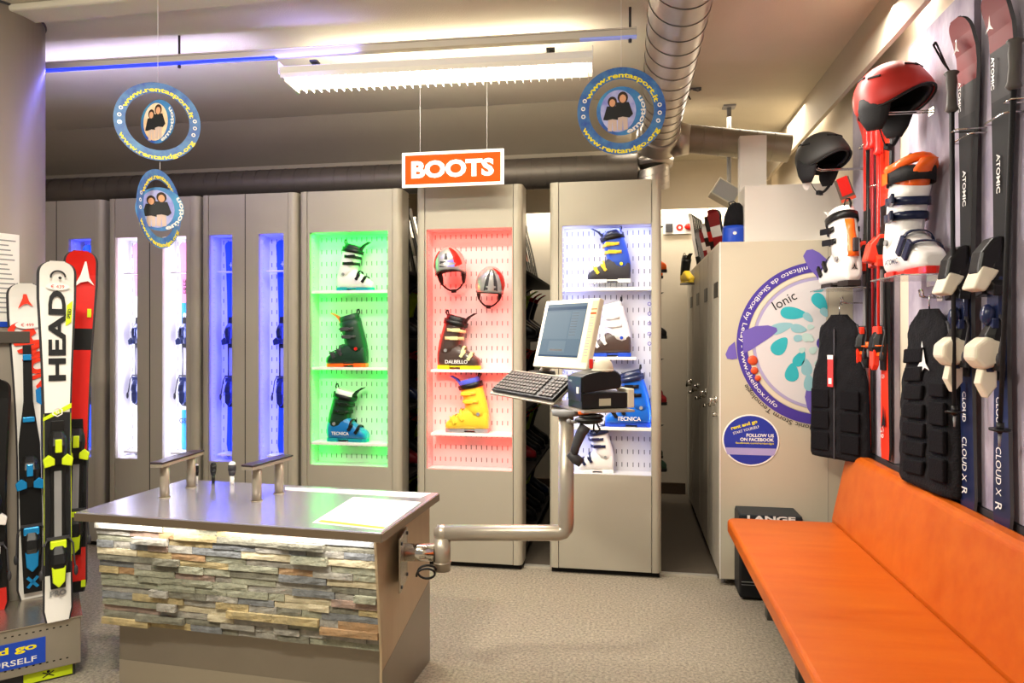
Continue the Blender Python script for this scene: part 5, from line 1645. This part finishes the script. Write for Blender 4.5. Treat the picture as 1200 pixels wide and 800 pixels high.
#@@BENCH
bn = thing('bench', 'long orange leatherette bench with backrest along the right wall', 'bench', (0, 0, 0))
b = MB()
ya, yb = 0.6, 3.81
x0, x1 = 0.525, 1.072
pts = []
rr = 0.05
for a in range(0, 91, 15):
    pts.append((x0 + rr - rr * math.sin(R(90 - a)) * 1.0 if False else x0 + rr - rr * math.cos(R(a)), yb - rr + rr * math.sin(R(a))))
pts += [(x1, yb), (x1, ya), (x0, ya)]
b.prism(pts, 0.395, 0.47)
b.build('seat', M_LETHER, bn, bevel=0.018, seg=4)
b = MB()
b.prism([(1.073, 0.40), (1.073, 0.475), (1.145, 0.815), (1.165, 0.83), (1.2, 0.83), (1.236, 0.815), (1.236, 0.40)], -(yb + 0.06), -ya, M=frame((0, 0, 0), (1, 0, 0), (0, 0, 1)))
b.build('backrest', M_LETHER, bn, bevel=0.012, seg=3)
b = MB(); b.b2(0.60, 1.06, ya + 0.05, yb - 0.08, 0.36, 0.394); b.build('frame', M_DGREY, bn)
for y in (3.66, 3.02, 2.38, 1.74):
    b = MB(); b.b2(0.70, 0.95, y - 0.03, y + 0.03, 0.0, 0.36); b.build('leg', mat('bench_leg_metal', '4a4843', 0.4, 0.4), bn, bevel=0.003)
bc = thing('boot_case', 'black upright case with white lettering behind the end of the bench', 'case', (0.605, 3.885, 0))
b = MB(); b.b2(0.0, 0.33, 0.0, 0.19, 0.012, 0.465); b.build('body', mat('case_black', '17181b', 0.45), bc, bevel=0.012)
b = MB(); b.b2(0.005, 0.325, -0.003, 0.193, 0.425, 0.47); b.build('lid', mat('case_lid', '20262a', 0.5), bc, bevel=0.006)
b = MB(); b.b2(0.01, 0.32, -0.003, -0.0005, 0.10, 0.104); b.b2(0.01, 0.32, -0.003, -0.0005, 0.085, 0.087); b.build('groove', M_GREY, bc)
b = MB(); b.b2(0.02, 0.31, 0.02, 0.17, 0.0, 0.0115); b.build('base', M_BLACK, bc)
b = MB(); b.text('LANGE', frame((0.165, -0.0042, 0.452), (1, 0, 0), (0, 0, 1)), w=0.25, h=0.03, bold=0.04); b.build('lettering', M_WPL, bc)

#@@WALLGEAR
WP = 1.245
def wall_hook(label, y, z, x=WP, L=0.16, gap=0.03):
    t = thing('wall_hook', label, 'hook', (x - 0.0005, y, z))
    b = MB()
    for s_ in (-1, 1):
        b.tube([(0, s_ * gap / 2, 0), (-L + 0.02, s_ * gap / 2, 0), (-L, s_ * gap / 2, 0.006), (-L - 0.004, s_ * gap / 2, 0.03)], 0.0032, 8)
    b.tube([(-L - 0.004, -gap / 2, 0.03), (-L - 0.004, gap / 2, 0.03)], 0.0032, 8)
    b.build('wire', M_CHROME, t)
    b = MB(); b.b2(-0.003, 0, -gap / 2 - 0.01, gap / 2 + 0.01, -0.015, 0.015); b.build('plate', M_CHROME, t)
    return t


# red helmet, black helmet
p = on(1045, 113, x=1.09)
helmet('matte red ski helmet with black lining, hanging on a wall hook', p, (R(4), 0, R(47)), M_REDH, s=1.12, size=(0.115, 0.135, 0.125), strap_z=-0.185)
wall_hook('chrome wall hook under the red helmet', p.y, p.z - 0.07, L=0.2)
p = on(963, 184, x=1.03)
helmet('matte black ski helmet hanging on a wall hook above the white locker box', p, (R(4), 0, R(40)), mat('matte_black_helmet', '2c2b29', 0.5), s=1.05, size=(0.115, 0.135, 0.125), strap_z=-0.18)
wall_hook('chrome wall hook under the black helmet', p.y, p.z - 0.07, x=XW, L=0.26)
# tags hanging from the black helmet
q = on(990, 222, x=1.12)
t = thing('helmet_tag', 'red and grey price tag hanging beside the black helmet', 'tag', q, (R(0), R(-22), R(20)))
b = MB(); b.b2(-0.045, 0.045, -0.002, 0, -0.06, 0.06); b.build('card', mat('tag_grey', '5c5a50', 0.5), t)
b = MB(); b.b2(-0.03, 0.035, -0.004, -0.0025, -0.03, 0.065); b.build('red_print', M_RED, t, bevel=0.001)
b = MB(); b.b2(-0.045, 0.045, -0.004, -0.0025, -0.061, -0.045); b.build('red_edge', mat('tag_coral', 'd6563c', 0.5), t)
q = on(945, 216, x=0.95)
t = thing('clear_tag', 'small clear plastic tag hanging under the black helmet', 'tag', q)
b = MB(); b.prism([(0.02 * math.cos(2 * PI * i / 16), 0.032 * math.sin(2 * PI * i / 16)) for i in range(16)], 0, 0.002, M=frame((0, 0, 0), (1, 0, 0), (0, 0, 1))); b.build('card', mat('smoky_clear', 'cfc8c0', 0.3), t)
b = MB(); b.tube([(0, 0, 0.032), (0.01, 0, 0.13)], 0.001, 5); b.build('thread', M_WPL, t)

# boots on clear wall shelves
def wall_shelf(label, x0, x1, y0, y1, z):
    t = thing('wall_shelf', label, 'shelf', ((x0 + x1) / 2, (y0 + y1) / 2, z))
    hx, hy = (x1 - x0) / 2, (y1 - y0) / 2
    b = MB(); b.b2(-hx, hx, -hy, hy, -0.006, 0); b.build('plate', M_CLEAR, t, bevel=0.001)
    b = MB(); b.b2(hx - 0.004, hx, -hy, hy, -0.03, 0.03); b.build('bracket', M_CHROME, t)


q = on(987, 338, x=1.11)
boot('white ski boot with orange spine seen from behind, on a clear wall shelf', (1.10, q.y, q.z + 0.004), R(98), M_WPL, M_WPL, M_WPL, M_BLACK, mat('boot_sole_dark', '2a2220', 0.6), strap=M_BLACK, s=1.14, side=1, logo=None, lev=1.3)
_o = [o for o in bpy.data.objects if o.get('label', '').startswith('white ski boot with orange spine')][0]
b = MB()
rg = []
for z, x in ((0.13, -0.150), (0.16, -0.146), (0.2, -0.136), (0.25, -0.118), (0.3, -0.108)):
    rg.append([(x + 0.03 * abs(k) ** 2, 0.032 * k, z) for k in (-1, -0.5, 0, 0.5, 1)] + [(x + 0.012 + 0.03 * abs(k) ** 2, 0.03 * k, z) for k in (1, 0.5, 0, -0.5, -1)])
b.loft(rg); b.build('orange_spine', M_ORANGE, _o)
b = MB(); b.b2(-0.158, -0.14, -0.011, 0.011, 0.15, 0.21); b.build('rear_lock', M_DGREY, _o, bevel=0.003)
b = MB(); b.poly([(0, 0.10), (0.005, 0.082), (0.016, 0.07), (0, 0.078), (-0.016, 0.07), (-0.005, 0.082)], 0, frame((-0.1395, 0, 0), (0, -1, 0), (0, 0, 1))); b.build('spike_mark', M_INK, _o)
wall_shelf('clear shelf under the white and orange boot seen from behind', 1.0, WP - 0.001 + 0.024, q.y - 0.13, q.y + 0.2, q.z)
# second boot
q = on(1075, 325, x=1.15)
wb_ = boot('large white ski boot with orange and black liner and navy buckles, on a shelf', (1.145, q.y + 0.04, q.z + 0.004), R(-86), M_WPL, M_WPL, M_ORANGE, mat('navy_buckle', '1d2440', 0.3), M_RED, strap=None, s=1.22, side=-1, logo=('ATOMIC', M_NAVY, -0.03, 0.055, 0.018, 's'), loop=False, lev=1.55)
b = MB()
b.loft([[(-0.008 + a_ * math.cos(2 * PI * k / 24), b__ * math.sin(2 * PI * k / 24), z) for k in range(24)] for z, a_, b__ in ((0.312, 0.082, 0.066), (0.36, 0.084, 0.067))], caps=(0, 0)); b.build('liner_band', M_BLACKM, wb_, solid=0.004)
b = MB(); b.tube([(-0.008 + 0.078 * math.cos(2 * PI * k / 24), 0.062 * math.sin(2 * PI * k / 24), 0.375 + 0.012 * math.cos(4 * PI * k / 24)) for k in range(24)], 0.016, 8, closed=True); b.build('liner_collar', M_ORANGE, wb_)
b = MB(); b.tube([(-0.07, 0.0, 0.375), (-0.045, 0, 0.405), (0.0, 0, 0.41), (0.05, 0, 0.375)], 0.008, 6, flat=0.5); b.build('carry_strap', M_BLACK, wb_)
b = MB(); b.b2(-0.05, -0.01, -0.0745, -0.0735, 0.316, 0.356); b.build('orange_badge', M_ORANGE, wb_)
wall_shelf('clear shelf under the large white boot', 1.02, WP - 0.001, q.y - 0.19, q.y + 0.14, q.z)

# skis on the right wall: local front (-y) looks to -x
def wall_ski(label, u, vt, vb, segs, w=(0.12, 0.085, 0.11), x=1.232, group=None, base=None):
    p0 = on(u, vb, x=x)
    ptop = on(u, vt, x=x)
    L = ptop.z - p0.z
    t = ski(label, (x - 0.012, p0.y, p0.z), (0, 0, -PI / 2 + R(4)), L, *w, segs, tipc=0.045, group=group, base=base)
    return t, L, p0.z


def holder(label, y, z):
    t = thing('ski_holder', label, 'holder', (WP, y, z))
    b = MB(); b.tube([(-0.0005, 0.07, 0), (-0.05, 0.07, 0), (-0.055, 0.05, 0), (-0.055, -0.06, 0), (-0.05, -0.07, 0), (-0.0005, -0.07, 0)], 0.003, 8)
    b.build('wire', M_CHROME, t)


TIPR = mat('deep_red_tip', '7a1416', 0.55)
for (lab, u, vt, vb, uz) in (('left navy ski with a dark red tip and white lettering, on the right wall', 1140, 22, 600, 0), ('right navy ski with a dark red tip and white lettering, cut by the right edge', 1181, -8, 621, 1)):
    t, L, z0 = wall_ski(lab, u, vt, vb, [(0, M_NAVY), (0.5, mat('ski_matte_black', '141212', 0.7)), (0.82, mat('near_black_brown', '1d1514', 0.6)), (0.885, TIPR)], w=(0.145, 0.078, 0.112), base=M_DGREY)
    y_ = t.location.y
    ZZ = lambda z: z - z0
    binding(t, ZZ(1.66), ZZ(1.42), M_BLACK, M_NAVY, s=1.0)
    b = MB(); b.prism([(-0.018, ZZ(1.775)), (-0.05, ZZ(1.765)), (-0.085, ZZ(1.72)), (-0.098, ZZ(1.65)), (-0.075, ZZ(1.63)), (-0.018, ZZ(1.64))], -0.034, 0.034, M=frame((0, 0, 0), (0, 1, 0), (0, 0, 1))); b.build('toe_hood', M_BLACK, t, bevel=0.012, seg=3)
    b = MB(); b.prism([(-0.085, ZZ(1.675)), (-0.115, ZZ(1.60)), (-0.075, ZZ(1.59)), (-0.03, ZZ(1.66))], -0.038, 0.038, M=frame((0, 0, 0), (0, 1, 0), (0, 0, 1))); b.build('white_wedge', M_CREAMP, t, bevel=0.008, seg=3)
    b = MB(); b.prism([(-0.02, ZZ(1.43)), (-0.07, ZZ(1.445)), (-0.108, ZZ(1.415)), (-0.112, ZZ(1.37)), (-0.08, ZZ(1.335)), (-0.02, ZZ(1.35))], -0.038, 0.038, M=frame((0, 0, 0), (0, 1, 0), (0, 0, 1))); b.build('heel_cap', M_CREAMP, t, bevel=0.014, seg=3)
    b = MB(); b.prism([(-0.03, ZZ(1.345)), (-0.075, ZZ(1.34)), (-0.085, ZZ(1.29)), (-0.06, ZZ(1.24)), (-0.03, ZZ(1.28))], -0.02, 0.02, M=frame((0, 0, 0), (0, 1, 0), (0, 0, 1))); b.build('heel_tongue', M_CREAMP, t, bevel=0.006)
    b = MB(); b.ell((0.0, -0.05, ZZ(1.515)), (0.024, 0.022, 0.036), 14, 8); b.build('heel_pad', M_NAVY, t)
    b = MB(); b.prism([(-0.03, ZZ(1.5)), (0.03, ZZ(1.5)), (0.034, ZZ(1.64)), (-0.034, ZZ(1.64))], 0.02, 0.035, M=frame((0, 0, 0), (1, 0, 0), (0, 0, 1))); b.build('navy_plate', M_NAVY, t, bevel=0.002)
    b = MB(); b.b2(-0.075, 0.075, -0.05, -0.036, ZZ(1.345) - 0.012, ZZ(1.345) + 0.012); b.build('strap', M_BLACKM, t, bevel=0.002)
    glyph(t, 'model_lettering', M_WPL, lambda b, M: (b.text('CLOUD X', M @ Matrix.Translation((0.0, ZZ(1.0), 0)) @ Matrix.Rotation(-PI / 2, 4, 'Z'), w=0.16, h=0.028), b.text('R', M @ Matrix.Translation((0.0, ZZ(0.885), 0)) @ Matrix.Rotation(-PI / 2, 4, 'Z'), h=0.034)), 0.0165)
    glyph(t, 'side_lettering', M_WPL, lambda b, M: b.text('CLOUD', M @ Matrix.Translation((0.0, ZZ(1.19), 0)) @ Matrix.Rotation(-PI / 2, 4, 'Z'), w=0.11, h=0.022, bold=0.02), 0.0175)
    glyph(t, 'upper_lettering', M_WPL, lambda b, M: (b.text('ATOMIC', M @ Matrix.Translation((-0.03, ZZ(2.32), 0)) @ Matrix.Rotation(-PI / 2, 4, 'Z'), w=0.11, h=0.016, bold=0.02), b.text('ATOMIC', M @ Matrix.Translation((0.0, ZZ(1.98), 0)) @ Matrix.Rotation(-PI / 2, 4, 'Z'), w=0.13, h=0.02, bold=0.02)), 0.0172)
    glyph(t, 'spike_mark', M_WPL, lambda b, M: b.poly([(0, L - 0.07), (0.006, L - 0.105), (0.022, L - 0.125), (0.0, L - 0.115), (-0.022, L - 0.125), (-0.006, L - 0.105)], M=M), 0.045)
    holder('wire ski holder round the ' + ('left' if uz == 0 else 'right') + ' navy ski on the right wall', y_, 2.16)
for (lab, u, vt, vb, k) in (('left vermilion-tailed ski of the pair between the two wall boots', 1021, 132, 529, 0), ('right vermilion-tailed ski of the pair beside the large white boot', 1042, 120, 538, 1)):
    t, L, z0 = wall_ski(lab, u, vt, vb, [(0, M_OR_SKI), (0.32, M_BLACK), (0.72, M_RED if k == 0 else M_OR_SKI), (0.99, M_OR_SKI)], w=(0.115, 0.08, 0.11), base=M_BLACK)
    ZZ = lambda z: z - z0
    binding(t, ZZ(1.86), ZZ(1.40), M_OR_SKI, M_OR_SKI, s=1.05)
    b = MB(); b.prism([(-0.018, ZZ(1.93)), (-0.045, ZZ(1.925)), (-0.085, ZZ(1.88)), (-0.105, ZZ(1.80)), (-0.07, ZZ(1.79)), (-0.018, ZZ(1.80))], -0.032, 0.032, M=frame((0, 0, 0), (0, 1, 0), (0, 0, 1))); b.build('toe_hood', M_OR_SKI, t, bevel=0.01, seg=3)
    b = MB(); b.b2(-0.06, 0.06, -0.055, -0.04, ZZ(1.36) - 0.01, ZZ(1.36) + 0.006); b.build('orange_brake', M_ORANGE, t, bevel=0.002)
    glyph(t, 'spike_mark', M_INK, lambda b, M: b.poly([(0.005, ZZ(1.12)), (0.016, ZZ(1.06)), (0.028, ZZ(1.01)), (0.008, ZZ(1.02)), (-0.02, ZZ(1.0)), (-0.004, ZZ(1.06))], M=M), 0.0175)
    glyph(t, 'number_lettering', M_WPL, lambda b, M: (b.text('G9', M @ Matrix.Translation((-0.01, ZZ(0.985), 0)) @ Matrix.Rotation(-PI / 2, 4, 'Z'), h=0.035), b.text('G9', M @ Matrix.Translation((0.0, ZZ(1.25), 0)), h=0.02)), 0.0165)
    holder('wire ski holder round the ' + ('left' if k == 0 else 'right') + ' vermilion-tailed ski', t.location.y, 2.42)


def pole(label, top, bot, grip_m, shaft_m, basket_m, strap=True, s=1.0):
    top, bot = Vector(top), Vector(bot)
    d = (bot - top)
    L = d.length
    t = thing('ski_pole', label, 'ski pole', bot)
    t.rotation_euler = (top - bot).to_track_quat('Z', 'Y').to_euler()
    b = MB(); b.cyl((0, 0, 0.04), (0, 0, L - 0.1), 0.0065, 0.0088, n=12); b.build('shaft', shaft_m, t)
    b = MB()
    b.loft([[(r1_ * math.cos(2 * PI * k / 14) * 1.15, r1_ * math.sin(2 * PI * k / 14), z) for k in range(14)] for z, r1_ in ((L - 0.15, 0.010), (L - 0.14, 0.02), (L - 0.125, 0.0155), (L - 0.08, 0.0135), (L - 0.04, 0.0165), (L - 0.015, 0.015), (L - 0.006, 0.022), (L, 0.018))])
    b.build('grip', grip_m, t)
    b = MB(); b.cyl((0, 0, 0.05), (0, 0, 0.056), 0.03, n=16); b.cyl((0, 0, 0.045), (0, 0, 0.075), 0.011, n=10); b.build('basket', basket_m, t)
    b = MB(); b.cyl((0, 0, 0), (0, 0, 0.04), 0.003, 0.0055, n=8); b.build('tip', M_GREY, t)
    if strap:
        b = MB(); b.tube([(0.0, 0, L - 0.005), (0.02, -0.02, L + 0.04), (0.045, -0.06, L + 0.13), (0.04, -0.045, L + 0.135), (0.015, -0.01, L + 0.03), (0, 0, L - 0.012)], 0.007, 6, flat=0.35); b.build('wrist_strap', M_BLACK, t)
    return t


M_GRIPG = mat('grip_grey', '55504b', 0.5)
P1 = pole('black ski pole with grey grip left of the navy skis', on(1115, 84, x=1.16), on(1118.5, 500, x=1.15), M_GRIPG, M_BLACKM, M_BLACK)
P2 = pole('black ski pole with grey grip in front of the right navy ski', on(1190, 46, x=1.15), on(1171, 523, x=1.14), M_GRIPG, M_BLACKM, M_BLACK, strap=False)
pole('left bright red ski pole before the vermilion-tailed skis', on(1017, 141, x=1.19), on(1017, 418, x=1.19), M_RED, M_BLACK, M_ORANGE, strap=False)
pole('middle bright red ski pole before the vermilion-tailed skis', on(1022.5, 138, x=1.185), on(1023, 418, x=1.185), M_RED, M_DRED, M_ORANGE, strap=False)
pole('right dark red ski pole before the vermilion-tailed skis', on(1029, 145, x=1.18), on(1029.5, 418, x=1.18), M_RED, M_RED, M_ORANGE, strap=False)
for u, v, xx, lab in ((1122, 153, 1.16, 'chrome pin holding the left black ski pole'), (1186, 118, 1.15, 'chrome pin holding the right black ski pole'), (1023, 218, 1.185, 'chrome pin holding the three red ski poles')):
    q = on(u, v, x=xx)
    t = thing('pole_pin', lab, 'pin', (WP, q.y, q.z)); b = MB(); b.tube([(-0.0005, 0.02, 0), (xx - WP - 0.01, 0.02, 0), (xx - WP - 0.012, 0.018, 0), (xx - WP - 0.012, -0.02, 0), (-0.0005, -0.022, 0)], 0.0025, 6); b.build('wire', M_CHROME, t)

# protector vests
def vest(label, c, rotz, W_, Hh, D_=0.07, back=True):
    """local: x across, z up from the hem, visible face -y"""
    t = thing('protector_vest', label, 'vest', c, rotz)
    n = 40
    prof = [(0.0, 0.96, 1.0), (0.02, 1.0, 1.0), (0.2, 1.0, 1.0), (0.4, 0.97, 1.0), (0.55, 0.93, 1.0), (0.62, 0.86, 1), (0.68, 0.74, 1), (0.76, 0.68, 0.95), (0.86, 0.68, 0.85), (0.92, 0.62, 0.7), (0.955, 0.45, 0.6), (0.985, 0.3, 0.55), (1.0, 0.26, 0.5)]
    rr_ = random.Random(3)
    rings = []
    NZ = 44
    for j in range(NZ + 1):
        q = j / NZ
        for k in range(len(prof) - 1):
            if prof[k][0] <= q <= prof[k + 1][0]:
                f = (q - prof[k][0]) / (prof[k + 1][0] - prof[k][0])
                w = prof[k][1] * (1 - f) + prof[k + 1][1] * f
                dd = prof[k][2] * (1 - f) + prof[k + 1][2] * f
                break
        ring = []
        for i in range(n):
            a = 2 * PI * i / n
            x = W_ / 2 * w * math.copysign(abs(math.cos(a)) ** 0.75, math.cos(a))
            y = D_ / 2 * dd * math.copysign(abs(math.sin(a)) ** 0.8, math.sin(a))
            y += 0.004 * math.sin(q * 46 + 3 * math.sin(i * 0.9)) * (0.4 + 0.6 * abs(math.sin(a)))
            ring.append((x, y, q * Hh))
        rings.append(ring)
    b = MB(); b.loft(rings); b.build('body', M_FABRIC, t)
    hw, yf = W_ / 2, -D_ / 2
    if back:
        b = MB()
        npad = 7
        for j in range(npad):
            z0, z1 = Hh * (0.06 + j * 0.105), Hh * (0.06 + (j + 1) * 0.105) - 0.006
            ww = hw * (0.40 + 0.04 * math.sin(j))
            b.prism([(-ww - hw * 0.12, z0), (ww - hw * 0.25, z0 + 0.01), (ww - hw * 0.2, z1), (-ww - hw * 0.08, z1 - 0.01)], -yf, -yf + 0.016, M=frame((0, 0, 0), (1, 0, 0), (0, 0, 1)))
        b.build('spine_pad', mat('vest_pad_black', '100f12', 0.85, bump=0.3, bscale=150, spec=0.15), t, bevel=0.006, seg=3)
        for (z0, z1) in ((0.07, 0.2), (0.22, 0.35), (0.37, 0.5), (0.52, 0.6)):
            b = MB(); b.prism([(hw * 0.36, z0 * Hh), (hw * 0.84, z0 * Hh + 0.006), (hw * 0.84, z1 * Hh), (hw * 0.38, z1 * Hh - 0.004)], -yf - 0.006, -yf + 0.012, M=frame((0, 0, 0), (1, 0, 0), (0, 0, 1))); b.build('side_pad', mat('vest_pad_black', '100f12', 0.85, bump=0.3, bscale=150, spec=0.15), t, bevel=0.005)
        b = MB()
        a_ = [(0.0, 0.78), (0.05, 0.70), (0.11, 0.66), (0.04, 0.675), (0.0, 0.655), (-0.04, 0.675), (-0.09, 0.66), (-0.035, 0.70)]
        a_ = [(x_ * 0.5, z_ * Hh + (0 if i_ else 0.03)) for i_, (x_, z_) in enumerate(a_)]
        b.poly(a_, 0, frame((0.03, yf - 0.009, 0), (1, 0, 0), (0, 0, 1)))
        b.build('white_spike_mark', M_WPL, t)
    else:
        b = MB(); b.b2(-0.004, 0.004, yf - 0.006, yf - 0.001, 0.0, Hh * 0.9); b.build('zip', M_DGREY, t)
        for s_ in (-1, 1):
            for (z0, z1) in ((0.05, 0.18), (0.2, 0.33), (0.35, 0.48)):
                b = MB(); b.prism([(s_ * hw * 0.2, z0 * Hh), (s_ * hw * 0.82, z0 * Hh), (s_ * hw * 0.82, z1 * Hh), (s_ * hw * 0.2, z1 * Hh)], -yf - 0.006, -yf + 0.008, M=frame((0, 0, 0), (1, 0, 0), (0, 0, 1))); b.build('side_pad', mat('vest_pad_black', '100f12', 0.85, bump=0.3, bscale=150, spec=0.15), t, bevel=0.005)
        b = MB(); b.b2(-0.028, 0.004, yf - 0.02, yf - 0.017, Hh * 0.50, Hh * 0.72); tg = b.build('red_tag', mat('tag_red', 'cf3a3a', 0.5), t)
        b = MB(); b.b2(-0.022, -0.004, yf - 0.0215, yf - 0.0205, Hh * 0.52, Hh * 0.56); b.b2(-0.028, 0.004, yf - 0.0215, yf - 0.0205, Hh * 0.69, Hh * 0.72); b.build('pale_print', M_WPL, tg)
    for s_ in (-1, 1):
        b = MB()
        pts_ = []
        for i in range(9):
            a = R(-80 + 160 * i / 8)
            q = 0.78 + 0.15 * math.sin(a)
            w = next(prof[k][1] + (prof[k + 1][1] - prof[k][1]) * (q - prof[k][0]) / (prof[k + 1][0] - prof[k][0]) for k in range(len(prof) - 1) if prof[k][0] <= q <= prof[k + 1][0])
            pts_.append((s_ * hw * w * 1.0, 0, Hh * q))
        b.tube(pts_, 0.007, 6); b.build('armhole_binding', M_DGREY, t)
    b = MB(); b.tube([(0.0, 0, Hh - 0.01), (0, 0, Hh + 0.05), (0.0, 0.012, Hh + 0.065), (0, 0.02, Hh + 0.05)], 0.003, 6); b.tube([(-hw * 0.5, 0, Hh - 0.07), (0, 0, Hh - 0.01), (hw * 0.5, 0, Hh - 0.07)], 0.006, 6); b.build('hanger', M_CHROME, t)
    return t


pa, pb = on(1062, 582, x=1.19), on(1123, 582, x=1.19)
cv = on(1089, 470, x=1.185)
vest('large black back protector vest with a white mark, hanging left of the navy skis', (1.185, cv.y, 0.842), -PI / 2 + R(6), 0.425, 0.71)
wall_hook('chrome wall hook carrying the large black vest', on(1088, 338, x=1.2).y, 1.60, L=0.07)
cv = on(980, 450, x=1.09)
vest('small black padded vest with a red tag, hanging before the locker graphic', (1.10, cv.y - 0.02, 0.80), R(-50), 0.33, 0.755, D_=0.08, back=False)
wall_hook('chrome wall hook carrying the small black vest', cv.y - 0.02, 1.615, L=0.13)
